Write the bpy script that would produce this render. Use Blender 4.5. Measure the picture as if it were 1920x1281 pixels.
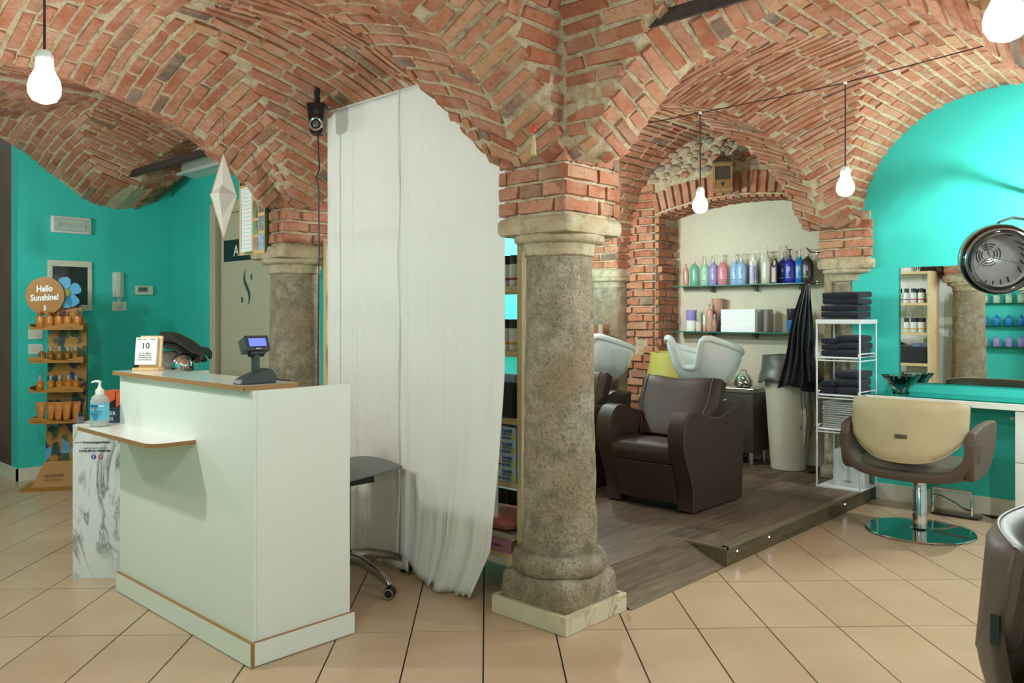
import bpy, math, random
from mathutils import Vector, Matrix, noise
R = random.Random(7)
scene = bpy.context.scene
for o in list(bpy.data.objects): bpy.data.objects.remove(o)
C = scene.collection
pi, sin, cos, sqrt = math.pi, math.sin, math.cos, math.sqrt

# ---------------------------------------------------------------- camera
YAW = math.radians(43.2)            # building axes: x runs right-away, y runs left-away
CAMZ = 1.315
cam_d = bpy.data.cameras.new('camera'); cam = bpy.data.objects.new('camera', cam_d); C.objects.link(cam)
cam.location = (0, 0, CAMZ); cam.rotation_euler = (pi/2, 0, YAW - pi/2)
cam_d.sensor_width = 36; cam_d.lens = 36*1527/1920; cam_d.shift_y = -46.5/1920
cam_d.clip_start = .02
scene.camera = cam
# ---------------------------------------------------------------- world and exposure
w = bpy.data.worlds.new('world'); scene.world = w; w.use_nodes = True
w.node_tree.nodes['Background'].inputs[0].default_value = (.94, 1, .99, 1)
w.node_tree.nodes['Background'].inputs[1].default_value = .36
BULB = 430.
FGLOC, FGROT = (2.315, .175, 0), math.radians(-97)
scene.view_settings.view_transform = 'Standard'; scene.view_settings.look = 'None'
scene.view_settings.gamma = 1; scene.view_settings.exposure = .42
scene.view_settings.use_curve_mapping = False
cy = scene.cycles; cy.max_bounces = 7; cy.diffuse_bounces = 4; cy.glossy_bounces = 4; cy.transmission_bounces = 6; cy.transparent_max_bounces = 24; cy.caustics_reflective = False; cy.caustics_refractive = False; cy.sample_clamp_indirect = 6

# ---------------------------------------------------------------- materials
def srgb(r, g, b):
    f = lambda c: (c/255/12.92) if c <= 10 else ((c/255+.055)/1.055)**2.4
    return (f(r), f(g), f(b))
class N:
    def __init__(s, name):
        s.m = bpy.data.materials.new(name); s.m.use_nodes = True; s.t = s.m.node_tree
        s.b = s.t.nodes['Principled BSDF']; s.out = s.t.nodes['Material Output']; s._c = {}
    def n(s, typ, **k):
        d = s.t.nodes.new(typ)
        for a, v in k.items(): setattr(d, a, v)
        return d
    def l(s, a, b): s.t.links.new(a, b)
    def co(s, which):
        if which not in s._c:
            if which == 'Pos': s._c[which] = s.n('ShaderNodeNewGeometry').outputs['Position']
            else: s._c[which] = s.n('ShaderNodeTexCoord').outputs[which]
        return s._c[which]
    def noise(s, scale, detail=3, co='Pos', rough=.55, dist=0, stretch=None):
        t = s.n('ShaderNodeTexNoise'); t.inputs['Scale'].default_value = scale
        t.inputs['Detail'].default_value = detail; t.inputs['Roughness'].default_value = rough
        t.inputs['Distortion'].default_value = dist
        c = s.co(co)
        if stretch:
            mp = s.n('ShaderNodeMapping'); mp.inputs['Scale'].default_value = stretch
            s.l(c, mp.inputs[0]); c = mp.outputs[0]
        s.l(c, t.inputs['Vector']); return t.outputs['Fac']
    def ramp(s, fac, stops, interp='LINEAR'):
        r = s.n('ShaderNodeValToRGB'); r.color_ramp.interpolation = interp
        e = r.color_ramp.elements
        while len(e) < len(stops): e.new(.5)
        for x, (p, c) in zip(e, stops): x.position = p; x.color = (*c, 1)
        s.l(fac, r.inputs[0]); return r.outputs[0]
    def mix(s, fac, a, b, blend='MIX'):
        m = s.n('ShaderNodeMix', data_type='RGBA', blend_type=blend)
        for v, i in ((fac, 0), (a, 6), (b, 7)):
            if isinstance(v, (int, float)): m.inputs[i].default_value = v
            elif isinstance(v, tuple): m.inputs[i].default_value = (*v, 1)
            else: s.l(v, m.inputs[i])
        return m.outputs[2]
    def math(s, op, a, b=0.):
        m = s.n('ShaderNodeMath', operation=op)
        for v, i in ((a, 0), (b, 1)):
            if isinstance(v, (int, float)): m.inputs[i].default_value = v
            else: s.l(v, m.inputs[i])
        return m.outputs[0]
    def bump(s, h, strength=.3, dist=.01):
        b = s.n('ShaderNodeBump'); b.inputs['Strength'].default_value = strength
        b.inputs['Distance'].default_value = dist; s.l(h, b.inputs['Height'])
        s.l(b.outputs[0], s.b.inputs['Normal'])
    def set(s, **k):
        al = dict(col='Base Color', rough='Roughness', metal='Metallic', spec='Specular IOR Level', trans='Transmission Weight',
                  ior='IOR', coat='Coat Weight', sheen='Sheen Weight', alpha='Alpha', emit='Emission Color', es='Emission Strength', sub='Subsurface Weight')
        for a, v in k.items():
            i = s.b.inputs[al[a]]
            if isinstance(v, (int, float)): i.default_value = v
            elif isinstance(v, tuple): i.default_value = (*v, 1)
            else: s.l(v, i)
        return s
MC = {}
def mat(name, col=(.8, .8, .8), rough=.5, metal=0, var=0., vs=6, bump=0., bs=60, co='Pos', **k):
    if name in MC: return MC[name]
    n = N(name)
    c = tuple(col)
    if var:
        f = n.noise(vs, 4, co)
        c = n.ramp(f, [(.3, tuple(x*(1-var) for x in col)), (.7, tuple(min(1, x*(1+var*.6)) for x in col))])
    n.set(col=c, rough=rough, metal=metal, **k)
    if bump: n.bump(n.noise(bs, 4, co), bump, .004)
    MC[name] = n.m; return n.m

def brick_mat():
    n = N('brick'); g = n.n('ShaderNodeNewGeometry'); oi = n.n('ShaderNodeObjectInfo')
    r = n.math('FRACT', n.math('ADD', n.math('MULTIPLY', g.outputs['Random Per Island'], 7.13), oi.outputs['Random']))
    base = n.ramp(r, [(0, srgb(154, 92, 66)), (.25, srgb(172, 108, 78)), (.45, srgb(180, 118, 88)), (.6, srgb(160, 98, 72)),
                      (.78, srgb(188, 134, 106)), (.88, srgb(182, 136, 98)), (.94, srgb(150, 108, 86)), (.985, srgb(112, 98, 84))])
    f1 = n.noise(7, 4, rough=.7); f2 = n.noise(45, 2)
    c = n.mix(n.ramp(f1, [(.42, (0, 0, 0)), (.72, (.55, .55, .55))]), base, srgb(202, 166, 144))
    c = n.mix(n.ramp(f2, [(.3, (.35, .35, .35)), (.5, (0, 0, 0))]), c, srgb(116, 66, 48))
    n.set(col=c, rough=.86, spec=.25)
    n.bump(n.noise(70, 4, rough=.7), .55, .006); MC['brick'] = n.m; return n.m
def mortar_mat():
    n = N('mortar')
    c = n.ramp(n.noise(26, 3), [(.3, srgb(168, 148, 118)), (.52, srgb(196, 178, 148)), (.75, srgb(212, 198, 172))])
    c = n.mix(n.ramp(n.noise(170, 2), [(.63, (0, 0, 0)), (.68, (1, 1, 1))]), c, srgb(120, 104, 86))
    n.set(col=c, rough=.95, spec=.15); n.bump(n.noise(75, 4, rough=.7), .9, .01); MC['mortar'] = n.m; return n.m
def stone_mat():
    n = N('stone')
    c = n.ramp(n.noise(14, 4, rough=.65), [(.28, srgb(126, 116, 98)), (.5, srgb(164, 154, 134)), (.72, srgb(192, 184, 164))])
    c = n.mix(n.ramp(n.noise(3.5, 4), [(.45, (0, 0, 0)), (.7, (.6, .6, .6))]), c, srgb(150, 118, 82))
    c = n.mix(n.ramp(n.noise(90, 3), [(.34, (.7, .7, .7)), (.46, (0, 0, 0))]), c, srgb(110, 92, 68))
    n.set(col=c, rough=.9, spec=.2); n.bump(n.noise(52, 4, rough=.68), .95, .02); MC['stone'] = n.m; return n.m
def stonecap_mat():
    n = N('capital_stone')
    c = n.ramp(n.noise(20, 3, rough=.65), [(.3, srgb(162, 146, 116)), (.5, srgb(190, 176, 146)), (.72, srgb(206, 195, 168))])
    c = n.mix(n.ramp(n.noise(5, 4), [(.55, (0, 0, 0)), (.75, (.6, .6, .6))]), c, srgb(176, 142, 96))
    n.set(col=c, rough=.92, spec=.2); n.bump(n.noise(75, 4, rough=.7), .8, .012); MC['capital_stone'] = n.m; return n.m
def tile_mat():
    n = N('floor_tile'); oi = n.n('ShaderNodeObjectInfo')
    c = n.ramp(n.noise(3.5, 3, stretch=(1, 1, 1)), [(.3, srgb(184, 158, 128)), (.5, srgb(190, 165, 135)), (.72, srgb(197, 174, 145))])
    c = n.mix(.25, c, n.ramp(oi.outputs['Random'], [(0, srgb(178, 150, 119)), (1, srgb(200, 177, 147))]))
    c = n.mix(n.ramp(n.noise(200, 2), [(.3, (.12, .12, .12)), (.42, (0, 0, 0))]), c, srgb(176, 146, 112))
    n.set(col=c, rough=.3, spec=.4)
    n.bump(n.noise(35, 3), .02, .004); MC['floor_tile'] = n.m; return n.m
def wood_mat(name, dark, mid, light, scale=1., axis='x', rough=.55, knots=False, bs=.15):
    n = N(name); st = {'x': (1.2, 16, 16), 'y': (16, 1.2, 16), 'z': (16, 16, 1.2)}[axis]
    oi = n.n('ShaderNodeObjectInfo')
    t = n.n('ShaderNodeTexNoise'); t.inputs['Scale'].default_value = 3.2*scale; t.inputs['Detail'].default_value = 6
    t.inputs['Roughness'].default_value = .62; t.inputs['Distortion'].default_value = .6
    mp = n.n('ShaderNodeMapping'); mp.inputs['Scale'].default_value = st
    va = n.n('ShaderNodeVectorMath', operation='ADD'); cmb = n.n('ShaderNodeCombineXYZ')
    for i in range(3): n.l(n.math('MULTIPLY', oi.outputs['Random'], 11.+i*3), cmb.inputs[i])
    n.l(n.co('Pos'), va.inputs[0]); n.l(cmb.outputs[0], va.inputs[1]); n.l(va.outputs[0], mp.inputs[0]); n.l(mp.outputs[0], t.inputs['Vector'])
    c = n.ramp(t.outputs['Fac'], [(.3, dark), (.5, mid), (.68, light)])
    c = n.mix(.35, c, n.mix(oi.outputs['Random'], dark, light))
    if knots:
        v = n.n('ShaderNodeTexVoronoi'); v.inputs['Scale'].default_value = 6; n.l(n.co('Pos'), v.inputs['Vector'])
        c = n.mix(n.ramp(v.outputs['Distance'], [(.05, (1, 1, 1)), (.1, (0, 0, 0))]), c, srgb(110, 76, 44))
    n.set(col=c, rough=rough, spec=.3); n.bump(t.outputs['Fac'], bs, .004); MC[name] = n.m; return n.m
def marble_mat(name, base, vein, scale, amount, rough=.25):
    n = N(name)
    f = n.noise(scale, 7, co='Object', rough=.6, dist=1.4, stretch=(1, 1, .55))
    v = n.math('ABSOLUTE', n.math('SUBTRACT', f, .5))
    c = n.ramp(v, [(0, vein), (amount*.4, tuple((a+b)/2 for a, b in zip(base, vein))), (amount, base)])
    c = n.mix(n.ramp(n.noise(scale*.8, 3, co='Object'), [(.4, (0, 0, 0)), (.65, (1, 1, 1))]), c, base)
    n.set(col=c, rough=rough); MC[name] = n.m; return n.m
def cloth_mat(name, col, trl=.35, wx=900):
    n = N(name)
    st = n.noise(30, 3, stretch=(7, 7, .25)); fine = n.noise(130, 2, stretch=(5, 5, .35))
    c = n.ramp(n.mix(.5, st, fine), [(.3, tuple(x*.93 for x in col)), (.7, col)])
    n.set(col=c, rough=.95, spec=.05, sheen=.2); n.bump(n.mix(.5, st, fine), .35, .004)
    tr = n.n('ShaderNodeBsdfTranslucent'); n.l(c, tr.inputs['Color'])
    mx = n.n('ShaderNodeMixShader'); mx.inputs[0].default_value = trl
    n.l(n.b.outputs[0], mx.inputs[1]); n.l(tr.outputs[0], mx.inputs[2])
    n.l(mx.outputs[0], n.out.inputs[0]); MC[name] = n.m; return n.m
def glass_mat(name, col=(.9, 1, .97), rough=.02, thin=True):
    n = N(name); g = n.n('ShaderNodeBsdfGlossy'); g.inputs['Roughness'].default_value = rough
    t = n.n('ShaderNodeBsdfTransparent'); t.inputs[0].default_value = (*col, 1)
    f = n.n('ShaderNodeFresnel'); f.inputs[0].default_value = 1.5
    m = n.n('ShaderNodeMixShader'); n.l(f.outputs[0], m.inputs[0]); n.l(t.outputs[0], m.inputs[1]); n.l(g.outputs[0], m.inputs[2])
    n.l(m.outputs[0], n.out.inputs[0]); MC[name] = n.m; return n.m
def emit_mat(name, col, s):
    n = N(name); n.set(col=col, emit=col, es=s, rough=.4); MC[name] = n.m; return n.m

BRICK, MORTAR, STONE, CAPST, TILE = brick_mat(), mortar_mat(), stone_mat(), stonecap_mat(), tile_mat()
TEAL = mat('teal_paint', (.045, .57, .49), .62, var=.07, vs=1.5, bump=.06, bs=160, spec=.3)
CREAM = mat('cream_plaster', srgb(212, 204, 182), .8, var=.07, vs=3, bump=.1, bs=14)
WHITE = mat('white_laminate', srgb(226, 232, 222), .32, var=.015, vs=2, spec=.4)
EDGE = mat('brown_edge_band', srgb(158, 118, 70), .5, var=.08, vs=30)
SKIRT = mat('skirting_white', srgb(222, 216, 200), .5)
GROUT = mat('dark_grout', srgb(36, 30, 26), .9)
PLANK = wood_mat('vinyl_plank', srgb(66, 52, 42), srgb(104, 87, 73), srgb(136, 118, 101), .9, 'x', .5, bs=.12)
PINE = wood_mat('pine', srgb(190, 160, 112), srgb(214, 188, 142), srgb(228, 206, 164), 1.6, 'z', .55, True)
PINEH = wood_mat('pine_board', srgb(190, 160, 112), srgb(214, 188, 142), srgb(228, 206, 164), 1.6, 'y', .55, True)
WOODL = wood_mat('light_wood', srgb(206, 166, 110), srgb(226, 190, 136), srgb(236, 206, 156), 2.5, 'z', .5)
IRON = mat('iron', srgb(74, 62, 56), .75, .4, var=.3, vs=40, bump=.3, bs=80)
BLACK = mat('black_plastic', srgb(26, 28, 30), .42)
CHROME = mat('chrome', (.78, .78, .78), .09, 1)
STEEL = mat('brushed_steel', srgb(120, 114, 104), .34, .9, var=.06, vs=30)
CURT = cloth_mat('curtain_cotton', srgb(250, 250, 244), .16)
GLASSG = glass_mat('green_glass', (.55, .9, .8))
GLASS = glass_mat('clear_glass', (.95, .99, .97))

# ---------------------------------------------------------------- mesh helpers
class M:
    def __init__(s): s.v = []; s.f = []
    def add(s, v, f):
        k = len(s.v); s.v += [tuple(p) for p in v]; s.f += [[i+k for i in q] for q in f]; return s
    def box(s, x0, x1, y0, y1, z0, z1, rot=None, c=None):
        v = [Vector((x, y, z)) for z in (z0, z1) for y in (y0, y1) for x in (x0, x1)]
        if rot is not None:
            c = Vector(c) if c is not None else Vector(((x0+x1)/2, (y0+y1)/2, (z0+z1)/2))
            v = [rot @ (p-c) + c for p in v]
        return s.add(v, [(0, 2, 3, 1), (4, 5, 7, 6), (0, 1, 5, 4), (2, 6, 7, 3), (0, 4, 6, 2), (1, 3, 7, 5)])
    def ring_loft(s, rings, cap0=True, cap1=True, closed=True):
        k = len(s.v); n = len(rings[0])
        for r in rings: s.v += [tuple(p) for p in r]
        for i in range(len(rings)-1):
            for j in range(n if closed else n-1):
                a, b = k+i*n+j, k+i*n+(j+1) % n
                s.f.append([a, b, b+n, a+n])
        if cap0: s.f.append([k+j for j in range(n)][::-1])
        if cap1: s.f.append([k+(len(rings)-1)*n+j for j in range(n)])
        return s
    def lathe(s, prof, c=(0, 0, 0), n=20, sx=1, sy=1, rot=0, cap0=True, cap1=True):
        rings = []
        for r, z in prof:
            rings.append([(c[0]+sx*r*cos(2*pi*j/n+rot), c[1]+sy*r*sin(2*pi*j/n+rot), c[2]+z) for j in range(n)])
        return s.ring_loft(rings, cap0, cap1)
    def cyl(s, p0, p1, r0, r1=None, n=14, cap=True):
        r1 = r0 if r1 is None else r1
        p0, p1 = Vector(p0), Vector(p1); d = (p1-p0).normalized()
        a = d.orthogonal().normalized(); b = d.cross(a)
        return s.ring_loft([[p+r*(cos(2*pi*j/n)*a+sin(2*pi*j/n)*b) for j in range(n)] for p, r in ((p0, r0), (p1, r1))], cap, cap)
    def tube(s, pts, r, n=8, closed=False, flat=1.):
        pts = [Vector(p) for p in pts]; m = len(pts); rs = r if isinstance(r, (list, tuple)) else [r]*m
        rings = []; a = None
        for i, p in enumerate(pts):
            d = (pts[(i+1) % m if closed else min(i+1, m-1)] - pts[i-1 if (closed or i) else 0]).normalized()
            if a is None: a = d.orthogonal().normalized()
            a = (a - d*a.dot(d)).normalized(); b = d.cross(a)
            rings.append([p+rs[i]*(cos(2*pi*j/n)*a+flat*sin(2*pi*j/n)*b) for j in range(n)])
        if closed: rings.append(rings[0]); return s.ring_loft(rings, False, False)
        return s.ring_loft(rings)
    def prism(s, poly, a, b, f):
        """extrude polygon (list of 2d) between a and b; f(u,v,w)->xyz"""
        n = len(poly)
        return s.ring_loft([[f(u, v, a) for u, v in poly], [f(u, v, b) for u, v in poly]])
    def grid(s, fn, nu, nv):
        k = len(s.v)
        for i in range(nu+1):
            for j in range(nv+1): s.v.append(tuple(fn(i/nu, j/nv)))
        for i in range(nu):
            for j in range(nv):
                a = k+i*(nv+1)+j; s.f.append([a, a+nv+1, a+nv+2, a+1])
        return s
    def sphere(s, c, r, n=12, m=8, sz=1., sx=1., sy=1.):
        return s.lathe([(r*sin(pi*i/m) if 0 < i < m else r*.02, -r*sz*cos(pi*i/m)) for i in range(m+1)], c, n, sx, sy)
    def xf(s, mt):
        s.v = [tuple(mt @ Vector(p)) for p in s.v]; return s
    def mesh(s, name):
        me = bpy.data.meshes.new(name); me.from_pydata(s.v, [], s.f); me.update(); return me
    def obj(s, name, m, parent=None, smooth=True, ang=38, bevel=0, bseg=2, solid=0, sub=0, loc=None, rz=0, w=True, kind=None, label=None):
        me = s.mesh(name); me.materials.append(m)
        return mobj(name, me, parent, smooth, ang, bevel, bseg, solid, sub, loc, rz, w, kind, label)
def fixn(me):
    import bmesh
    b = bmesh.new(); b.from_mesh(me); bmesh.ops.recalc_face_normals(b, faces=b.faces); b.to_mesh(me); b.free()
def mobj(name, me, parent=None, smooth=True, ang=38, bevel=0, bseg=2, solid=0, sub=0, loc=None, rz=0, w=True, kind=None, label=None):
    o = bpy.data.objects.new(name, me); C.objects.link(o)
    fixn(me)
    if smooth:
        me.polygons.foreach_set('use_smooth', [True]*len(me.polygons)); me.set_sharp_from_angle(angle=math.radians(ang))
    if parent is not None:
        o.parent = parent
        if w and parent.parent is None and loc is None: o.location = -parent.location
    if loc is not None: o.location = loc
    if rz: o.rotation_euler.z = rz
    if solid:
        d = o.modifiers.new('solid', 'SOLIDIFY'); d.thickness = solid; d.offset = 0
    if bevel:
        d = o.modifiers.new('bevel', 'BEVEL'); d.width = bevel; d.segments = bseg; d.limit_method = 'ANGLE'; d.angle_limit = math.radians(40)
    if sub:
        d = o.modifiers.new('sub', 'SUBSURF'); d.levels = sub; d.render_levels = sub
    if kind: o['kind'] = kind
    if label: o['label'] = label
    return o
def tag(o, label, cat, group=None):
    o['label'] = label; o['category'] = cat
    if group: o['group'] = group
    return o
def T(name, label, cat, loc=(0, 0, 0), rz=0, group=None):
    o = bpy.data.objects.new(name, None); C.objects.link(o); o.empty_display_size = .05
    o.location = loc; o.rotation_euler.z = rz; return tag(o, label, cat, group)
def struct(o): o['kind'] = 'structure'; return o
def dup(root, loc, rz=None, label=None, group=None, skip=(), mats=None):
    r = root.copy(); C.objects.link(r); r.location = loc
    if rz is not None: r.rotation_euler.z = rz
    if label: r['label'] = label
    if group: r['group'] = group
    def rec(a, b):
        for ch in list(a.children):
            if ch.name.split('.')[0] in skip: continue
            c = ch.copy(); C.objects.link(c); c.parent = b; rec(ch, c)
    rec(root, r); return r
def text(name, s, size, m, parent, origin, right, up, align='LEFT', depth=.0006, bold=0., w=True, xs=1.):
    """flat lettering; origin/right/up in the frame that the parts of parent use"""
    cu = bpy.data.curves.new(name, 'FONT'); cu.body = s; cu.size = size; cu.align_x = align; cu.extrude = depth; cu.offset = bold; cu.resolution_u = 3
    to = bpy.data.objects.new(name, cu); me = bpy.data.meshes.new_from_object(to)
    bpy.data.objects.remove(to); bpy.data.curves.remove(cu)
    r, u = Vector(right).normalized(), Vector(up).normalized(); n = r.cross(u); o = Vector(origin)
    for v in me.vertices: p = v.co.copy(); v.co = o + r*p.x*xs + u*p.y + n*(p.z+depth)
    me.materials.clear(); me.materials.append(m)
    return mobj(name, me, parent, False, w=w)
def arc(c, r, a0, a1, n):
    return [(c[0]+r*cos(math.radians(a0+(a1-a0)*i/n)), c[1]+r*sin(math.radians(a0+(a1-a0)*i/n))) for i in range(n+1)]
def rrect(x0, x1, y0, y1, r, n=4):
    p = []
    for cx, cy, a in ((x1-r, y1-r, 0), (x0+r, y1-r, 90), (x0+r, y0+r, 180), (x1-r, y0+r, 270)): p += arc((cx, cy), r, a, a+90, n)
    return p
NTH = ('first', 'second', 'third', 'fourth', 'fifth', 'sixth', 'seventh', 'eighth', 'ninth', 'tenth', 'eleventh', 'twelfth')
def lerp(a, b, t): return a+(b-a)*t
def interp(tab, x):
    if x <= tab[0][0]: return tab[0][1]
    for (a, va), (b, vb) in zip(tab, tab[1:]):
        if x <= b:
            t = (x-a)/(b-a); return lerp(va, vb, t)
    return tab[-1][1]
def smooth_tab(tab, n=40):
    """Catmull-Rom resample of (x,y) table"""
    out = []; P = [tab[0]]+tab+[tab[-1]]
    for i in range(1, len(P)-2):
        for k in range(n//len(tab)+2):
            t = k/(n//len(tab)+2); a, b, c, d = P[i-1], P[i], P[i+1], P[i+2]
            q = [.5*(2*b[j]+(c[j]-a[j])*t+(2*a[j]-5*b[j]+4*c[j]-d[j])*t*t+(3*b[j]-a[j]-3*c[j]+d[j])*t**3) for j in (0, 1)]
            out.append(tuple(q))
    out.append(tab[-1]); return out
# ---------------------------------------------------------------- bricks
def brick_meshes(n=10):
    out = []; rr = random.Random(3)
    for k in range(n):
        m = M(); j = lambda a: rr.uniform(-a, a)
        # unit brick: length 1 (x), height 1 (y), front at z=+1, back at z=-1; sides with a worn chamfer
        rings = []
        for z, s in ((-1, 1.), (.45, 1.), (1., .86)):
            ring = []
            for (sx, sy) in ((-1, -1), (0, -1), (1, -1), (1, 1), (0, 1), (-1, 1)):
                kx = .94 if s < 1 else 1.
                ring.append((sx*.5*kx + j(.018), sy*.5*s + j(.07), z + (j(.16) if z > 0 else 0)))
            rings.append(ring)
        m.ring_loft(rings, False, True)
        me = m.mesh('brick'); me.materials.append(BRICK); fixn(me)
        me.polygons.foreach_set('use_smooth', [True]*len(me.polygons)); me.set_sharp_from_angle(angle=math.radians(50))
        out.append((me, m.v, m.f))
    return out
BM = brick_meshes()
CF, CR = Vector((cos(YAW), sin(YAW), 0)), Vector((sin(YAW), -cos(YAW), 0))
def project(p):
    z = CF.x*p.x+CF.y*p.y
    if z < .15: return None
    return 960+1527*(CR.x*p.x+CR.y*p.y)/z, 594-1527*(p.z-CAMZ)/z, z
def clad(parent, items, limit=300, name='brick', visible=None):
    """items: (centre, long axis, course axis, out normal, length, height, depth); biggest in view become single parts"""
    sc = []
    for i, (c, a, b, n, L, Hh, D) in enumerate(items):
        q = project(c); s = 0
        if q and -60 < q[0] < 1980 and -60 < q[1] < 1340:
            face = -n.dot((c-Vector((0, 0, CAMZ))).normalized())
            if face > .02 and (visible is None or visible(c)): s = L*Hh*face/q[2]**2
        sc.append((s, i))
    sc.sort(reverse=True); single = {i for s, i in sc[:limit] if s > 0}
    rest = M()
    for i, (c, a, b, n, L, Hh, D) in enumerate(items):
        mt = Matrix(((a.x*L, b.x*Hh, n.x*D/2, c.x), (a.y*L, b.y*Hh, n.y*D/2, c.y), (a.z*L, b.z*Hh, n.z*D/2, c.z), (0, 0, 0, 1)))
        k = R.randrange(len(BM))
        if i in single:
            o = bpy.data.objects.new(name, BM[k][0]); C.objects.link(o); o.parent = parent
            if parent.parent is None: mt = Matrix.Translation(-parent.location) @ mt
            o.matrix_local = mt
        else: rest.add([mt @ Vector(v) for v in BM[k][1]], BM[k][2])
    if rest.v:
        o = rest.obj('small_bricks' if name == 'brick' else 'small_pieces', BRICK, parent, ang=50, kind='stuff')
# ---------------------------------------------------------------- vault bays
ARCH_B = smooth_tab([(.0, 1.80), (.2, 1.93), (.34, 2.11), (.5, 2.26), (.72, 2.39), (1.0, 2.475), (1.3, 2.53), (1.7, 2.56)])
ARCH_A = smooth_tab([(.0, 1.80), (.2, 1.88), (.35, 1.98), (.47, 2.11), (.62, 2.25), (.80, 2.36), (1.09, 2.44)])
ARCH_K = smooth_tab([(.0, 1.80), (.2, 1.90), (.35, 2.05), (.47, 2.20), (.62, 2.36), (.80, 2.47), (1.09, 2.54)])
ARCH_N = smooth_tab([(.0, 2.0), (.2, 2.12), (.45, 2.38), (.8, 2.56), (1.41, 2.68)])
WALL_N = smooth_tab([(.0, 2.24), (.24, 2.30), (.45, 2.44), (.75, 2.66), (1.2, 2.84), (1.7, 2.9)])
class Bay:
    def __init__(s, x0, x1, y0, y1, mode, p, b, z0, edges, k=1.3, c=.34, hp=.2):
        s.c = c
        s.x0, s.x1, s.y0, s.y1, s.mode, s.p, s.b, s.z0, s.k = x0, x1, y0, y1, mode, p, b, z0, k
        s.ax, s.ay = (x1-x0)/2-hp, (y1-y0)/2-hp; s.hp = hp; s.edges = edges; s.zc = z0+b
        s.webs = {'pav': 'EWNS', 'barx': 'NS'}[mode]
    def S(s, q):
        q = min(1, max(0, q)); return s.z0+s.b*(1-(1-q)**s.p)**(1/s.p)
    def web(s, w, x, y):
        d = {'E': (s.x1-s.hp-x)/s.ax, 'W': (x-s.x0-s.hp)/s.ax, 'N': (s.y1-s.hp-y)/s.ay, 'S': (y-s.y0-s.hp)/s.ay}[w]
        return s.S(d)
    def lun(s, e, x, y):
        tab, off = s.edges[e]
        if e in 'NS':
            pos = min(x-s.x0, s.x1-x); d = (s.y1+off-y) if e == 'N' else (y-s.y0-off)
        else:
            pos = min(y-s.y0, s.y1-y); d = (s.x1+off-x) if e == 'E' else (x-s.x0-off)
        a = interp(tab, pos)
        if d > (s.ay if e in 'NS' else s.ax)+s.hp: return 0.
        return min(s.zc-.05, a+s.c*(1-math.exp(-max(d, 0)*s.k)))
    def ceil(s, x, y):
        bw, bz = None, 9
        for w in s.webs:
            z = s.web(w, x, y)
            if z < bz: bw, bz = w, z
        for e in s.edges:
            z = s.lun(e, x, y)
            if z > bz: bw, bz = 'L'+e, z
        return bz, bw
    def pt(s, x, y): return Vector((x, y, s.ceil(x, y)[0]))
    def bricks(s, pitch=.0665, h=.0515, xmax=99, ymax=99):
        out = []
        def emit(tagw, along, fixed, lo, hi, f):
            """one course: f(t)->(x,y); pieces where tagw wins"""
            t = lo - R.uniform(0, .24)
            while t < hi:
                L = R.choice((.25, .25, .24, .22, .13, .27)); a, b = max(t, lo), min(t+L, hi); t += L+R.uniform(.008, .018)
                if b-a < .05: continue
                run = [a+(b-a)*i/14 for i in range(15)]
                ok = [s.ceil(*f(u))[1] == tagw for u in run]
                if not any(ok): continue
                i0 = ok.index(True); i1 = i0
                while i1+1 < 15 and ok[i1+1]: i1 += 1
                a, b = run[i0], run[i1]
                if b-a < .03: continue
                mid = (a+b)/2; x, y = f(mid)
                if x > xmax or y > ymax: continue
                e = (b-a)*.3
                pa, pb = f(mid-e), f(mid+e)
                A = Vector((*pb, s.hz(tagw, *pb)))-Vector((*pa, s.hz(tagw, *pa)))
                k = A.length/(2*e); A.normalize()
                c = Vector((x, y, s.hz(tagw, x, y)))
                yield_c = s.cross_dir(tagw, x, y)
                Bv = (yield_c-A*yield_c.dot(A)).normalized(); n = A.cross(Bv)
                if n.z > 0: n = -n
                # near-vertical faces must look into the bay
                ctr = Vector(((s.x0+s.x1)/2, (s.y0+s.y1)/2, CAMZ))
                if abs(n.z) < .3 and n.dot(ctr-c) < 0: n = -n
                tw = R.uniform(-.03, .03); A2 = (A+Bv*tw).normalized(); B2 = (Bv-A*tw).normalized()
                out.append((c+n*R.uniform(-.021, -.012), A2, B2, n, (b-a)*k, h*R.uniform(.86, 1.08), .05))
        # main webs: courses parallel to the edge
        for w in s.webs:
            ax = s.ax if w in 'EW' else s.ay
            d, px, pz = 0., 0., s.z0; acc = 0.; nxt = pitch*.5; N_ = 400
            for i in range(1, N_+1):
                q = (i/N_)**1.8; x_, z_ = q*ax, s.S(q)
                acc += math.hypot(x_-px, z_-pz); px, pz = x_, z_
                if acc >= nxt:
                    nxt += pitch*R.uniform(.96, 1.05)
                    if w == 'E': X_ = s.x1-s.hp-x_; emit_f = lambda t, X_=X_: (X_, t); lo, hi = s.y0, s.y1
                    if w == 'W': X_ = s.x0+s.hp+x_; emit_f = lambda t, X_=X_: (X_, t); lo, hi = s.y0, s.y1
                    if w == 'N': Y_ = s.y1-s.hp-x_; emit_f = lambda t, Y_=Y_: (t, Y_); lo, hi = s.x0, s.x1
                    if w == 'S': Y_ = s.y0+s.hp+x_; emit_f = lambda t, Y_=Y_: (t, Y_); lo, hi = s.x0, s.x1
                    emit(w, None, None, lo, hi, emit_f)
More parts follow.
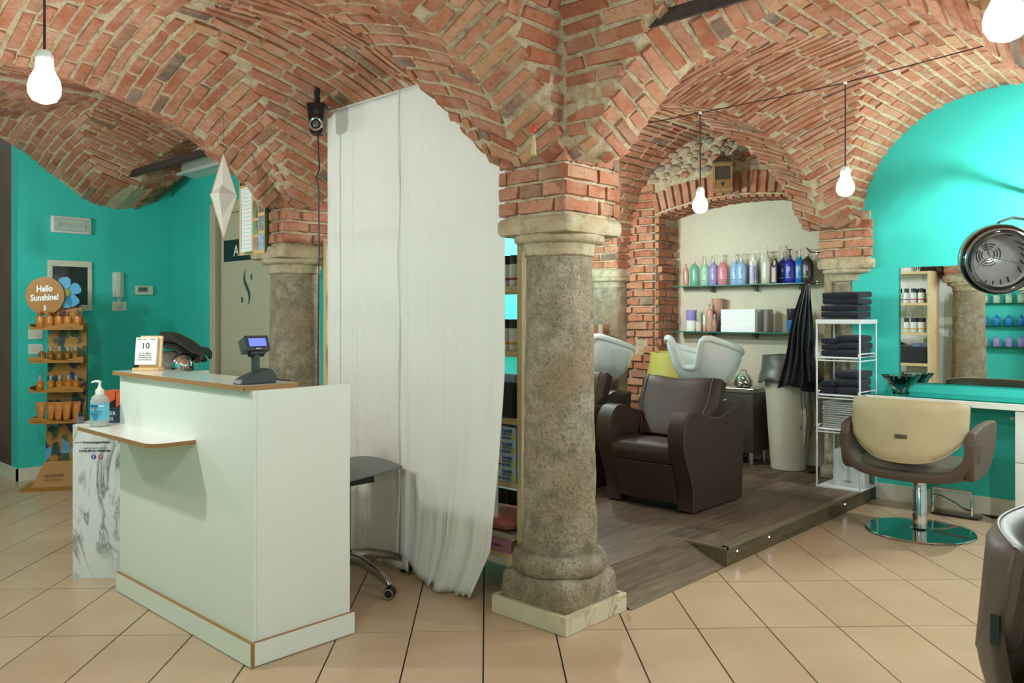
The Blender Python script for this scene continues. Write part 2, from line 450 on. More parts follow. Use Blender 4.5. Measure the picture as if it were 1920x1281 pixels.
        for e in s.edges:
            tab, off = s.edges[e]
            full = (s.x1-s.x0) if e in 'NS' else (s.y1-s.y0)
            acc = 0.; nxt = pitch*.5; N_ = 300; pz = interp(tab, .12); pp = .12
            for i in range(1, N_+1):
                pos = .12+(full-.24)*i/N_; z_ = interp(tab, min(pos, full-pos))
                acc += math.hypot(pos-pp, z_-pz); pp, pz = pos, z_
                if acc >= nxt:
                    nxt += pitch*R.uniform(.96, 1.05)
                    if e == 'N': f = lambda t, q=pos: (s.x0+q, s.y1+off-t)
                    if e == 'S': f = lambda t, q=pos: (s.x0+q, s.y0+off+t)
                    if e == 'E': f = lambda t, q=pos: (s.x1+off-t, s.y0+q)
                    if e == 'W': f = lambda t, q=pos: (s.x0+off+t, s.y0+q)
                    emit('L'+e, None, None, .0, 1.3, f)
        return out
    def hz(s, w, x, y): return s.lun(w[1], x, y) if w[0] == 'L' else s.web(w, x, y)
    def cross_dir(s, w, x, y):
        h = .012
        if (w in 'EW') if len(w) == 1 else (w[1] in 'NS'): a, b = (x-h, y), (x+h, y)
        else: a, b = (x, y-h), (x, y+h)
        return Vector((b[0]-a[0], b[1]-a[1], s.hz(w, *b)-s.hz(w, *a)))
    def mortar(s, name, xmax=None, ymax=None, nx=96, ny=76):
        x1 = xmax or s.x1; y1 = ymax or s.y1
        ex = [s.x0+(x1-s.x0)*(.5-.5*cos(pi*i/nx)) for i in range(nx+1)]
        ey = [s.y0+(y1-s.y0)*(.5-.5*cos(pi*i/ny)) for i in range(ny+1)]
        m = M()
        def f(u, v):
            x, y = ex[round(u*nx)], ey[round(v*ny)]
            return (x, y, s.ceil(x, y)[0]+.003)
        m.grid(f, nx, ny)
        # back of the vault, so that light cannot pass through
        o = m.obj(name, MORTAR, None, ang=60, w=False); return struct(o)
XL, XC, XR = -.605, 2.795, 6.16
YA, YB, YC, YD, YE = .155, 2.335, 4.5, 7.33, 2.425
BAYS = {
 'Q': Bay(XL, XC, YA, YB, 'pav', 3., .85, 1.97, dict(N=(ARCH_B, 0), E=(ARCH_A, 0), S=(ARCH_B, 0), W=(ARCH_A, 0)), 1.7),
 'K': Bay(XL, XC, YB, YC, 'pav', 1.65, .82, 1.97, dict(N=(ARCH_B, 0), E=(ARCH_K, 0), S=(ARCH_B, 0), W=(ARCH_A, 0)), 1.5),
 'N': Bay(XL, XC, YC, YD, 'pav', 1.7, .9, 2.0, dict(N=(WALL_N, 0), E=(ARCH_N, 0), S=(ARCH_B, 0), W=(ARCH_N, 0)), 1.2),
 'P': Bay(XC, XR, YC, YD, 'pav', 1.9, .95, 2.0, dict(N=(WALL_N, 0), W=(ARCH_N, 0)), 1.2),
 'R': Bay(XC, XR, YA, YE, 'barx', 2.1, .87, 1.97, dict(N=(ARCH_B, 0), S=(ARCH_B, 0), W=(ARCH_A, 0)), 1.5),
 'W': Bay(XC, XR, YE, YC, 'barx', 2.1, .88, 1.97, dict(N=(ARCH_B, .1), S=(ARCH_B, 0), W=(ARCH_K, 0)), 1.5),
 'T': Bay(XL, XC, YA-2.18, YA, 'pav', 2.4, .85, 1.97, dict(N=(ARCH_B, 0), E=(ARCH_A, 0), S=(ARCH_B, 0), W=(ARCH_A, 0)), 1.7),
 'S': Bay(XC, XR, YA-2.18, YA, 'barx', 2.1, .87, 1.97, dict(N=(ARCH_B, 0), S=(ARCH_B, 0), W=(ARCH_A, 0)), 1.5),
}
def ceil_at(x, y):
    for b in BAYS.values():
        if b.x0 <= x <= b.x1 and b.y0 <= y <= b.y1: return b.ceil(x, y)[0]
    return 9.
def sees(c):
    for i in range(1, 26):
        t = i/26*.985; z = CAMZ+(c.z-CAMZ)*t
        if z > 1.9 and z > ceil_at(c.x*t, c.y*t)+.03: return False
    return True
for key in BAYS:
    b = BAYS[key]
    kw = {}
    if key == 'P': kw = dict(xmax=3.28)
    if key == 'W': kw = dict(ymax=4.62)
    ce = b.mortar('ceiling', **kw)
    it = b.bricks(xmax=kw.get('xmax', 99))
    clad(ce, it, 0 if key in 'ST' else 300, visible=sees)
# ---------------------------------------------------------------- floor tiles (30 x 60 laid askew to the walls)
fl_ = M(); fl_.box(-1.2, 6.6, -2.5, 9.2, -.06, -.004)
floor = struct(fl_.obj('floor', GROUT, None, False))
a_ = math.atan(.0314)
TL = Vector((cos(YAW+a_), sin(YAW+a_), 0)); TS = Vector((sin(YAW+a_), -cos(YAW+a_), 0))
T0 = Vector((2.401, 2.418, 0)); tw, tl = .3003, .596
tm = M(); tm.ring_loft([[(-x, -y, -.01), (x, -y, -.01), (x, y, -.01), (-x, y, -.01)] if z < 0 else [(-x, -y, z), (x, -y, z), (x, y, z), (-x, y, z)]
                        for x, y, z in ((tw/2-.0024, tl/2-.0024, -1), (tw/2-.0024, tl/2-.0024, -.001), (tw/2-.0032, tl/2-.0032, 0))], False, True)
tme = tm.mesh('floor_tile'); tme.materials.append(TILE); fixn(tme)
cand = []
for i in range(-14, 15):
    for j in range(-9, 14):
        c = T0+TS*(i+.5)*tw+TL*(j+.5)*tl
        if not (-1 < c.x < 6.3 and -1.6 < c.y < 8.6): continue
        if c.x > 3.75 and 2.5 < c.y < 4.5: continue
        q = project(c); s = 0
        if q and -250 < q[0] < 2170 and q[1] < 1500: s = 1/q[2]**2
        cand.append((s, i, j, c))
cand.sort(key=lambda t: -t[0]); rest = M()
for k, (s, i, j, c) in enumerate(cand):
    mt = Matrix(((TS.x, TL.x, 0, c.x), (TS.y, TL.y, 0, c.y), (0, 0, 1, R.uniform(-.0004, .0004)), (0, 0, 0, 1)))
    if k < 290 and s > 0:
        o = bpy.data.objects.new('tile', tme); C.objects.link(o); o.parent = floor; o.matrix_local = mt
    else: rest.add([mt @ Vector(v) for v in tm.v], tm.f)
rest.obj('small_tiles', TILE, floor, False, kind='stuff')
# ---------------------------------------------------------------- rough stone by stacked superellipse rings
def stone(prof, c, n=56, amp=.004, fr=9., sub=3):
    m = M(); P = []
    for (a, b) in zip(prof, prof[1:]):
        k = max(1, min(sub*8, int(abs(b[1]-a[1])/.022)+1)) if abs(b[1]-a[1]) > .03 else 1
        for i in range(k): P.append(tuple(lerp(a[q], b[q], i/k) for q in range(3)))
    P.append(prof[-1]); rings = []
    for r, z, e in P:
        ring = []
        for j in range(n):
            t = 2*pi*(j+.5)/n; ct, st = cos(t), sin(t)
            k = r/(abs(ct)**e+abs(st)**e)**(1/e)
            p = Vector((c[0]+k*ct, c[1]+k*st, c[2]+z))
            d = amp*(noise.noise(p*fr)+.6*noise.noise(p*fr*2.7)+.35*noise.noise(p*fr*6))
            ring.append((p.x+ct*d, p.y+st*d, p.z+d*.4))
        rings.append(ring)
    return m.ring_loft(rings)
MARB = marble_mat('plinth_marble', srgb(214, 206, 178), srgb(166, 138, 96), 7, .035, .22)
def column(cx, cy, label, e=2., plinth=True, base_z=0., sh=(.168, .146), half=.21, group=None):
    t = T('stone_column', label, 'column', (cx, cy, base_z), 0, group); z0 = -base_z
    c = (cx, cy, 0)
    if plinth:
        h, k = .214, .022
        for x0, x1, y0, y1 in ((-h, -h+k, -h+k, h), (-h, h, -h, -h+k), (h-k, h, -h+k, h), (-h+k, h-k, h-k, h)):
            M().box(cx+x0, cx+x1, cy+y0, cy+y1, base_z+.001, .08).obj('plinth_slab', MARB, t, False, bevel=.002)
        M().box(cx-h+k, cx+h-k, cy-h+k, cy+h-k, base_z+.001, .072).obj('plinth_core', MORTAR, t, False)
    b0 = .072 if plinth else base_z+.001
    stone([(.192, b0, 9), (.197, b0+.03, 9), (.195, .165, 8), (.188, .19, 7), (.17, .205, 5)], c, 64, .006).obj('base_block', STONE, t, ang=60)
    stone([(.17, .195, 2.), (.200, .203, 2.), (.212, .225, 2.), (.212, .252, 2.), (.198, .278, 2.), (.165, .290, 2.)], c, 56, .004).obj('base_moulding', STONE, t, ang=60)
    stone([(sh[0], .28, e), (lerp(*sh, .4), .7, e), (lerp(*sh, .75), 1.2, e), (sh[1], 1.585, e)], c, 60, .005, 12).obj('shaft', STONE, t, ang=70)
    stone([(.150, 1.578, e), (.158, 1.584, e), (.155, 1.60, e), (.165, 1.632, e), (.193, 1.637, e), (.205, 1.65, e), (.203, 1.668, e), (.19, 1.676, e)], c, 56, .004).obj('necking', CAPST, t, ang=60)
    stone([(.19, 1.668, 7), (half-.006, 1.672, 9), (half, 1.69, 10), (half, 1.728, 10), (half-.008, 1.741, 9), (half-.03, 1.745, 7)], c, 72, .006).obj('abacus', CAPST, t, ang=50)
    return t
column(XC, YB, 'weathered round stone column on a veined marble plinth beside the white curtain')
column(XC-.01, YC-.02, 'round stone column behind the reception counter with calendar hung above')
column(XR+.11, YB, 'stone column at platform end behind the white towel rack', e=3.2, plinth=False, base_z=.106)
column(XR, YC, 'rough stone pilaster in the far corner of the wash area', e=5., plinth=False, base_z=.106, sh=(.175, .165))
column(XL, YB, 'round stone column far left of the picture, outside the counter', plinth=False)
column(XC+.065, YA-.095, 'round stone column at right beside the foreground chair, outside the picture', plinth=False)
# ---------------------------------------------------------------- brick piers over the columns
def pier(cx, cy, z0=1.742, z1=2.03, h=.192, lim=300, faces='WSEN'):
    m = M(); m.box(cx-h+.014, cx+h-.014, cy-h+.014, cy+h-.014, z0, z1+.06); o = struct(m.obj('wall_pier', MORTAR, None, False))
    it = []; n = round((z1-z0)/.07)
    for k in range(n):
        z = z0+.008+.0695*(k+.5)
        for f in faces:
            nv = {'W': Vector((-1, 0, 0)), 'E': Vector((1, 0, 0)), 'S': Vector((0, -1, 0)), 'N': Vector((0, 1, 0))}[f]
            a = Vector((0, 0, 1)).cross(nv); ca = -h+(R.uniform(-.10, 0) if k % 2 else R.uniform(-.02, 0))
            while ca < h:
                L = R.choice((.24, .12, .2)); s, e = max(ca, -h), min(ca+L, h); ca += L+.012
                if e-s < .03: continue
                it.append((Vector((cx, cy, z))+nv*(h-.024+R.uniform(-.003, .004))+a*(s+e)/2, a, Vector((0, 0, 1)), nv, e-s, .057, .05))
    clad(o, it, lim); return o
for q in ((XC, YB), (XC-.01, YC-.02), (XR+.11, YB), (XR, YC), (XL, YB), (XC+.065, YA-.095)): pier(*q)
# ---------------------------------------------------------------- walls
def wall(name, m, *boxes):
    q = M()
    for b in boxes: q.box(*b)
    return struct(q.obj(name, m, None, False))
wall('wall_right', TEAL, (6.12, 6.4, -2.4, 2.29, 0, 3.0))
wall('wall_north', TEAL, (3.28, 6.02, 4.62, 4.8, 0, 3.0))
wall('wall_left', TEAL, (2.04, 3.34, 7.33, 7.5, 0, 3.0))
wall('wall_door_side', TEAL, (3.28, 3.4, 6.51, 7.33, 0, 3.0), (3.28, 3.4, 4.62, 5.43, 0, 3.0), (3.28, 3.4, 5.43, 6.51, 2.255, 3.0))
wall('wall_west', TEAL, (-1.15, -1.0, -2.4, 3.25, 0, 3.0), (-1.15, -1.0, 4.2, 9.2, 0, 3.0))
wall('wall_west_cream', CREAM, (-1.15, -1.0, 3.25, 4.2, 0, 3.0))
BROWN = mat('brown_lacquer', srgb(104, 76, 66), .42, var=.25, vs=3, spec=.3)
wall('wall_entrance', BROWN, (2.04, 2.1, 7.505, 9.2, .1, 3.0))
wall('wall_far', CREAM, (-1.1, 2.1, 9.2, 9.3, 0, 3.0))
wall('baseboard_right', SKIRT, (6.105, 6.12, -2.4, 2.13, 0, .115))
wall('baseboard_left', SKIRT, (2.025, 3.28, 7.315, 7.33, 0, .1), (2.025, 2.04, 7.315, 9.2, 0, .1))
wall('baseboard_door', SKIRT, (3.265, 3.28, 6.52, 7.315, 0, .1))
# ---------------------------------------------------------------- wash-area back wall with a niche
def ntop(y): u = (y-3.28)/.76; return 2.31-.10*u*u
NY0, NY1 = 2.52, 4.04
bw = M()
bw.box(6.17, 6.56, 4.04, 4.32, .0, 3.0); bw.box(6.17, 6.56, 2.3, 2.52, 0, 3.0)
ys = [NY0+(NY1-NY0)*i/24 for i in range(25)]
bw.prism([(y, ntop(y)+.008) for y in ys]+[(NY1, 3.0), (NY0, 3.0)], 6.17, 6.56, lambda u, v, w_: (w_, u, v))
wall_back = struct(bw.obj('wall_back', MORTAR, None, False))
wn = M(); wn.box(6.5, 6.6, 2.4, 4.1, 0, 2.36); struct(wn.obj('wall_niche', CREAM, None, False))
wall('baseboard_niche', SKIRT, (6.488, 6.5, 2.52, 4.04, .105, .21))
it = []; Zv, Xv, Yv = Vector((0, 0, 1)), Vector((1, 0, 0)), Vector((0, 1, 0))
def courses(it, face, u0, u1, z0, z1, plane, hole=None, pitch=.072, jit=.006, skip=.0):
    """horizontal courses on a plane; face 'W' normal -x (u=y) or 'S' normal -y (u=x)"""
    k = 0; z = z0+pitch/2
    while z < z1:
        u = u0-R.uniform(0, .2)
        while u < u1:
            L = R.choice((.24, .22, .12, .17)); a, b = max(u, u0), min(u+L, u1); u += L+R.uniform(.01, .02)
            if b-a < .04 or R.random() < skip: continue
            mid = (a+b)/2
            if hole and hole[0] < mid < hole[1] and hole[2] < z < hole[3]: continue
            d = -.018+R.uniform(-jit, jit)
            c = Vector((plane-d-.025, mid, z)) if face == 'W' else Vector((mid, plane-d-.025, z))
            n = -Xv if face == 'W' else -Yv; ax = Yv if face == 'W' else Xv
            it.append((c+n*0, (ax+Zv*R.uniform(-.03, .03)).normalized(), Zv, n, b-a, pitch*R.uniform(.72, .86), .05))
        z += pitch*R.uniform(.97, 1.04); k += 1
courses(it, 'W', 4.045, 4.33, .11, 2.5, 6.17, skip=.05)
courses(it, 'S', 6.175, 6.498, .11, 2.2, 4.04, hole=(6.34, 6.5, 1.02, 1.17), skip=.04)
for i in range(22):                                   # niche soffit: bricks on edge
    y = NY0+.03+(NY1-NY0-.06)*i/21; dz = (ntop(y+.01)-ntop(y-.01))/.02
    cy = Vector((0, 1, dz)).normalized(); nn = Vector((0, dz, -1)).normalized()
    for x0, x1 in ((6.17, 6.33), (6.345, 6.5)):
        it.append((Vector(((x0+x1)/2, y, ntop(y)+.012)), Xv, cy, nn, x1-x0, .052, .05))
for i in range(20):                                   # ring of voussoirs over the niche
    y = NY0+.035+(NY1-NY0-.07)*i/19; u = (y-3.28)/.76; a = Vector((0, u*.28, 1)).normalized(); L = R.uniform(.17, .2)
    it.append((Vector((6.165, y+u*.02, ntop(y)+.02+L/2)), a, Vector((0, 1, -u*.28)).normalized(), -Xv, L, R.uniform(.048, .058), .05))
clad(wall_back, it, 290)
RUB = [mat('rubble_%d' % i, srgb(*c), .9, var=.25, vs=18, bump=.5, bs=50) for i, c in enumerate(((160, 142, 118), (172, 150, 124), (146, 132, 116), (170, 120, 96)))]
rr = random.Random(11); spots = []
for k in range(900):
    y, z = rr.uniform(2.75, 4.1), rr.uniform(2.5, 2.86); r_ = rr.uniform(.022, .055)
    u = abs(y-3.4)/.9
    if z > 2.87-.5*u**2.2 or z < ntop(min(max(y, NY0), NY1))+.27: continue
    if all((y-a)**2/1.6+(z-b)**2*1.6 > (.78*(r_+c))**2 for a, b, c in spots): spots.append((y, z, r_))
for y, z, r_ in spots:
    m = M(); m.sphere((6.172, y, z), 1, 9, 6)
    m.v = [(6.172+(p[0]-6.172)*.03, y+(p[1]-y)*r_*rr.uniform(1.1, 1.5), z+(p[2]-z)*r_*rr.uniform(.6, .8)) for p in m.v]
    m.obj('stone', rr.choice(RUB), wall_back, ang=80)
# ---------------------------------------------------------------- raised platform with ramp
pf = T('platform', 'low platform of grey brown wood planks under the wash chairs', 'platform', (4.6, 3.3, 0))
pc = M(); pc.box(3.885, 6.15, 2.118, 4.62, .001, .094); pc.box(3.30, 3.885, 2.36, 4.62, .001, .094); pc.box(3.03, 3.3, 2.36, 2.48, .001, .094)
pc.obj('substructure', BLACK, pf, False)
y = 2.116; row = 0; PW = .182
while y < 4.62:
    y1 = min(y+PW, 4.62)
    segs = [(3.885, 6.15)] if y < 2.2 else ([(3.03, 6.5)] if y < 2.4 else [(3.302, 6.5)])
    for xa, xb in segs:
        x = xa-R.uniform(0, 1.1)
        while x < xb:
            a, b = max(x, xa), min(x+1.22, xb if NY0+.02 < y and y1 < NY1 else min(xb, 6.15)); x += 1.2215
            ya = max(y, 2.361) if a < 3.88 else y
            if b-a < .02 or y1-ya < .02: continue
            if row == 1 and a < 3.885 < b:
                M().box(a, 3.8845, 2.361, y1-.0008, .094, .105).obj('plank', PLANK, pf, False); a = 3.885
                ya = y
            M().box(a, b-.0012, ya, y1-.0012, .094, .105).obj('plank', PLANK, pf, False, bevel=.0012, bseg=1)
    y = y1; row += 1
FASC = wood_mat('fascia_laminate', srgb(74, 66, 50), srgb(98, 88, 68), srgb(116, 104, 82), 1.2, 'x', .45)
NOSE = mat('nosing_bronze', srgb(150, 136, 112), .35, .55)
M().box(3.877, 3.99, 2.106, 2.116, .001, .09).obj('fascia_board', FASC, pf, False)
M().box(3.992, 5.95, 2.106, 2.116, .001, .09).obj('fascia_board', FASC, pf, False)
M().box(3.872, 3.884, 2.106, 2.36, .001, .09).obj('fascia_board', FASC, pf, False)
nz = M(); nz.box(3.868, 5.95, 2.098, 2.135, .09, .107); nz.obj('nosing', NOSE, pf, False, bevel=.003)
nz = M(); nz.box(3.866, 3.9, 2.098, 2.362, .09, .107); nz.obj('nosing', NOSE, pf, False, bevel=.003)
LED = emit_mat('led_spot', (.85, .93, 1), 30)
for x in (4.0, 4.377, 5.49):
    M().cyl((x, 2.109, .062), (x, 2.1035, .062), .008, n=12).obj('led_rim', CHROME, pf)
    M().cyl((x, 2.104, .062), (x, 2.102, .062), .0038, n=10).obj('led_lens', LED, pf)
for k in range(3):                                    # ramp planks rising to the platform
    ya, yb = 2.112+k*.0826, 2.112+(k+1)*.0826-.001; za, zb = .002+(ya-2.112)*.416, .002+(yb-2.112)*.416
    q = M(); q.add([(3.02, ya, za), (3.866, ya, za), (3.866, yb, zb), (3.02, yb, zb), (3.02, ya, za+.004), (3.866, ya, za+.004), (3.866, yb, zb+.004), (3.02, yb, zb+.004)],
                   [(0, 3, 2, 1), (4, 5, 6, 7), (0, 1, 5, 4), (1, 2, 6, 5), (2, 3, 7, 6), (3, 0, 4, 7)])
    q.obj('ramp_plank', PLANK, pf, False)
M().box(3.02, 3.868, 2.104, 2.112, .0005, .006).obj('ramp_edge', NOSE, pf, False)
q = M(); q.prism([(2.112, .001), (2.36, .001), (2.36, .104)], 3.02, 3.868, lambda u, v, w_: (w_, u, v-.001 if v > .01 else v)); q.obj('ramp_core', BLACK, pf, False)
# ---------------------------------------------------------------- reception counter
ct = T('reception_counter', 'white laminate reception counter with brown edges and a small front ledge', 'counter', (1.78, 3.42, 0))
M().box(1.562, 1.58, 2.803, 4.05, .006, 1.0365).obj('front_panel', WHITE, ct, False, bevel=.001, bseg=1)
M().box(1.581, 2.003, 2.803, 2.821, .006, 1.0365).obj('end_panel', WHITE, ct, False, bevel=.001, bseg=1)
M().box(1.581, 2.003, 4.032, 4.05, .006, 1.0365).obj('end_panel', WHITE, ct, False, bevel=.001, bseg=1)
M().box(1.581, 2.0, 2.822, 4.031, .72, .745).obj('desk_board', WHITE, ct, False)
tp = M().box(1.5315, 1.7655, 2.8115, 4.0565, 1.0372, 1.056).obj('countertop', mat('counter_gloss', srgb(222, 230, 224), .12, spec=.5), ct, False)
e = M(); e.box(1.53, 1.5316, 2.81, 4.058, 1.0371, 1.0556); e.box(1.53, 1.767, 2.81, 2.8116, 1.0371, 1.0556); e.box(1.53, 1.767, 4.0564, 4.058, 1.0371, 1.0556); e.box(1.7654, 1.767, 2.81, 4.058, 1.0371, 1.0556)
e.obj('edge_band', EDGE, tp, False)
pl = M().box(1.546, 1.5615, 2.789, 4.058, .004, .0905).obj('plinth_board', WHITE, ct, False)
e = M(); e.box(1.546, 1.5615, 2.7885, 4.058, .0906, .0922); e.box(1.5462, 1.5615, 2.7865, 2.789, .004, .0922); e.obj('edge_band', EDGE, pl, False)
pl = M().box(1.562, 2.016, 2.789, 2.8025, .004, .0905).obj('plinth_board', WHITE, ct, False)
e = M(); e.box(1.562, 2.016, 2.789, 2.8025, .0906, .0922); e.obj('edge_band', EDGE, pl, False)
lp = [(1.5615, 4.056), (1.377, 4.056)]+[(1.437+.06*cos(math.radians(a)), 3.325+.06*sin(math.radians(a))) for a in range(180, 271, 15)]+[(1.5615, 3.265)]
lg = M().prism(lp, .7875, .805, lambda u, v, z: (u, v, z)).obj('ledge', mat('ledge_white', srgb(232, 234, 228), .2), ct, False)
rim = [(u, v) for u, v in lp]; e = M(); n_ = len(rim)-1
inn = [(1.5615, 4.0545), (1.3785, 4.0545)]+[(1.437+.0585*cos(math.radians(a)), 3.325+.0585*sin(math.radians(a))) for a in range(180, 271, 15)]+[(1.5615, 3.2665)]
out_ = [(1.5615, 4.0575), (1.3755, 4.0575)]+[(1.437+.0615*cos(math.radians(a)), 3.325+.0615*sin(math.radians(a))) for a in range(180, 271, 15)]+[(1.5615, 3.2635)]
e.prism(out_+inn[::-1], .7872, .8046, lambda u, v, z: (u, v, z)); e.obj('edge_band', EDGE, lg, False)
# things on the counter
VW = Vector((-.729, -.684, 0))                          # towards the viewer
gb = T('gel_bottle', 'clear pump bottle of hand gel with blue label on the counter ledge', 'bottle', (1.452, 4.0, .806))
GEL = mat('gel_plastic', srgb(214, 224, 216), .12, trans=.45, ior=1.35)
M().lathe([(.036, .0), (.040, .004), (.040, .012), (.0402, .112), (.039, .122), (.033, .136), (.022, .146), (.0165, .15)], n=28).obj('body', GEL, gb, w=False, loc=(0, 0, 0))
M().lathe([(.0408, .03), (.0408, .107)], n=28, cap0=False, cap1=False).obj('label', mat('gel_label', srgb(96, 190, 216), .4), gb, w=False, loc=(0, 0, 0))
PUMPW = mat('pump_white', srgb(236, 236, 232), .3)
p = M(); p.lathe([(.019, .148), (.019, .168), (.012, .172), (.006, .186), (.006, .2), (.009, .204), (.009, .209)], n=18)
p.tube([(0, 0, .207), (-.015, .016, .208), (-.026, .028, .203)], [.006, .005, .0035], 8); p.obj('pump', PUMPW, gb, w=False, loc=(0, 0, 0))
rt = Vector((sin(YAW), -cos(YAW), 0)); fr = -Vector((cos(YAW), sin(YAW), 0))
INK = mat('ink_navy', srgb(34, 62, 120), .5); RED = mat('red_print', srgb(214, 52, 48), .5); INKW = mat('ink_white', srgb(240, 240, 240), .5)
INKB = mat('ink_black', srgb(34, 34, 36), .5); INKG = mat('ink_grey', srgb(120, 120, 120), .6)
f0 = fr*.042
text('print', 'Disintyl', .0145, INK, gb, f0+rt*-.031+Vector((0, 0, .0935)), rt, Zv, bold=.0004, w=False)
text('print', 'med', .0145, INKW, gb, f0+rt*.014+Vector((0, 0, .0935)), rt, Zv, w=False)
c_ = M(); o_ = f0+Vector((0, 0, .083)); c_.box(-.007, .007, -.0005, .0005, -.002, .002); c_.box(-.002, .002, -.0005, .0005, -.007, .007)
c_.xf(Matrix.Translation(o_) @ Matrix.Rotation(YAW-pi/2, 4, 'Z')).obj('cross', RED, gb, False, w=False, loc=(0, 0, 0))
for k, s_ in enumerate(('GEL LAVAMANI', 'IGIENIZZANTE')): text('print', s_, .0085, INK, gb, f0+Vector((0, 0, .068-.011*k)), rt, Zv, 'CENTER', w=False)
for k, s_ in enumerate(('senza risciacquo', 'con antibatterico', 'per la pelle', '500 ml')): text('print', s_, .005, INK, gb, f0+Vector((0, 0, .051-.0065*k)), rt, Zv, 'CENTER', w=False)

cs = T('calendar_stand', 'page-a-day calendar showing 10 on light wood stand on counter', 'calendar', (1.665, 3.965, 1.0562), math.radians(-47))
M().box(-.062, .062, -.045, .025, 0, .014).obj('base', WOODL, cs, False, w=False, loc=(0, 0, 0), bevel=.002)
M().box(-.05, .055, .0, .016, .014, .168, Matrix.Rotation(math.radians(-8), 3, 'X'), (0, 0, .014)).obj('back_board', WOODL, cs, False, w=False, loc=(0, 0, 0), bevel=.002)
PAPER = mat('paper', srgb(238, 242, 242), .7); RT8 = Matrix.Rotation(math.radians(-8), 3, 'X')
def on_page(x, z, y=-.0165): return RT8 @ Vector((x, y, z-.014))+Vector((0, 0, .014))
M().box(-.064, .038, -.016, -.001, .026, .158, RT8, (0, 0, .014)).obj('page_block', PAPER, cs, False, w=False, loc=(0, 0, 0))
up8 = RT8 @ Vector((0, 0, 1)); ex_ = Vector((1, 0, 0))
text('date', '10', .042, INKB, cs, on_page(-.016, .104), ex_, up8, 'CENTER', w=False)
for k, s_ in enumerate(('La vita, leggera,', 'fantastica, senza', 'un pensiero in piu', 'e a portata di mano.')): text('quote', s_, .009, INKG, cs, on_page(-.016, .079-.0105*k), ex_, up8, 'CENTER', w=False)
text('heading', 'Maggio', .008, INKG, cs, on_page(-.058, .147), ex_, up8, w=False); text('heading', 'Martedi', .008, INKG, cs, on_page(.004, .147), ex_, up8, w=False)
mk = M().box(-.03, -.012, -.0172, -.0165, .146, .151, RT8, (0, 0, .014)).obj('orange_mark', mat('orange_print', srgb(214, 140, 60), .5), cs, False, w=False, loc=(0, 0, 0))

pd = T('customer_display', 'black till customer display with glowing blue screen on counter corner', 'display', (1.625, 2.885, 1.0562))
DARK = mat('slate_plastic', srgb(52, 62, 62), .45, var=.05, vs=50)
b = M(); b.prism([(-.085, 0), (.07, 0), (.068, .03), (.055, .052), (.035, .058), (.0, .05), (-.06, .026), (-.075, .02)], -.032, .032, lambda u, v, q: (u, q, v)); b.obj('base', DARK, pd, False, w=False, loc=(0, 0, 0), bevel=.005)
M().cyl((-.005, 0, .04), (-.005, 0, .112), .0165, n=18).obj('post', DARK, pd, w=False, loc=(0, 0, 0))
b = M(); b.cyl((-.03, 0, .118), (.026, 0, .118), .016, n=16); b.obj('hinge', BLACK, pd, w=False, loc=(0, 0, 0))
TLT = Matrix.Rotation(math.radians(-24), 3, 'X')
hd = M().box(-.052, .052, -.022, .03, .122, .184, TLT, (0, 0, .12)).obj('head', DARK, pd, False, w=False, loc=(0, 0, 0), bevel=.005)
hd.rotation_euler.z = 0
M().box(-.036, .036, -.0232, -.0222, .138, .17, TLT, (0, 0, .12)).obj('screen', emit_mat('lcd_blue', srgb(92, 108, 230), 1.0), hd, False, w=False, loc=(0, 0, 0))
text('print', 'jepssen', .007, INKW, hd, TLT @ Vector((-.012, -.0224, .006))+Vector((0, 0, .12)), Vector((1, 0, 0)), TLT @ Vector((0, 0, 1)), w=False)
M().tube([(.066, .0, .014), (.085, -.01, .012), (.11, -.01, .006), (.135, -.008, .006), (.15, .0, .0), (.155, .02, -.02), (.16, .03, -.3)], .003, 8).obj('cable', BLACK, pd, w=False, loc=(0, 0, 0))
# ---------------------------------------------------------------- marble-look cardboard tower and boxes on it
MPR = marble_mat('marble_print', srgb(226, 230, 232), srgb(120, 122, 114), 3.2, .045, .5)
mt_ = T('display_tower', 'white marble-print cardboard display tower left of the counter', 'display', (1.625, 4.385, 0), math.radians(-45))
M().box(-.122, .118, -.098, .09, .001, .773).obj('tower', MPR, mt_, False, w=False, loc=(0, 0, 0))
yy = -.0985
def mtext(n, s_, sz, m_, x, z, bold=0, xs=1.2): text(n, s_, sz, m_, mt_, (x, yy, z), (1, 0, 0), (0, 0, 1), bold=bold, w=False, xs=xs)
mtext('print', 'www.', .0155, INKG, -.112, .68, 0, 1.45); mtext('print', 'luxuryaparfum', .0155, INKB, -.068, .68, .0004, 1.45); mtext('print', '.it', .0155, INKG, .098, .68, 0, 1.2)
mtext('print', 'cerca sui social', .0135, INKG, -.07, .652, 0, 1.45); mtext('print', 'LUXURYA PARFUM', .0135, INKB, -.09, .637, .0005, 1.35)
for x, cset, ch in ((-.018, srgb(40, 88, 168), 'f'), (.017, srgb(196, 64, 110), '')):
    M().cyl((x, yy, .612), (x, yy-.0008, .612), .0125, n=20).obj('icon', mat('icon_%s' % (ch or 'camera'), cset, .5), mt_, w=False, loc=(0, 0, 0))
text('icon_letter', 'f', .025, INKW, mt_, (-.022, yy-.0009, .603), (1, 0, 0), (0, 0, 1), bold=.0006, w=False)
q = M(); q.tube([(.017+.0065*x, yy-.0012, .612+.0065*z) for x, z in rrect(-1, 1, -1, 1, .45)], .0007, 5, True); q.tube([(.017+.003*cos(a/8*2*pi), yy-.0012, .612+.003*sin(a/8*2*pi)) for a in range(8)], .0006, 5, True); q.obj('icon_outline', INKW, mt_, w=False, loc=(0, 0, 0))
NAVY = mat('navy_print', srgb(38, 56, 82), .5, var=.25, vs=60)
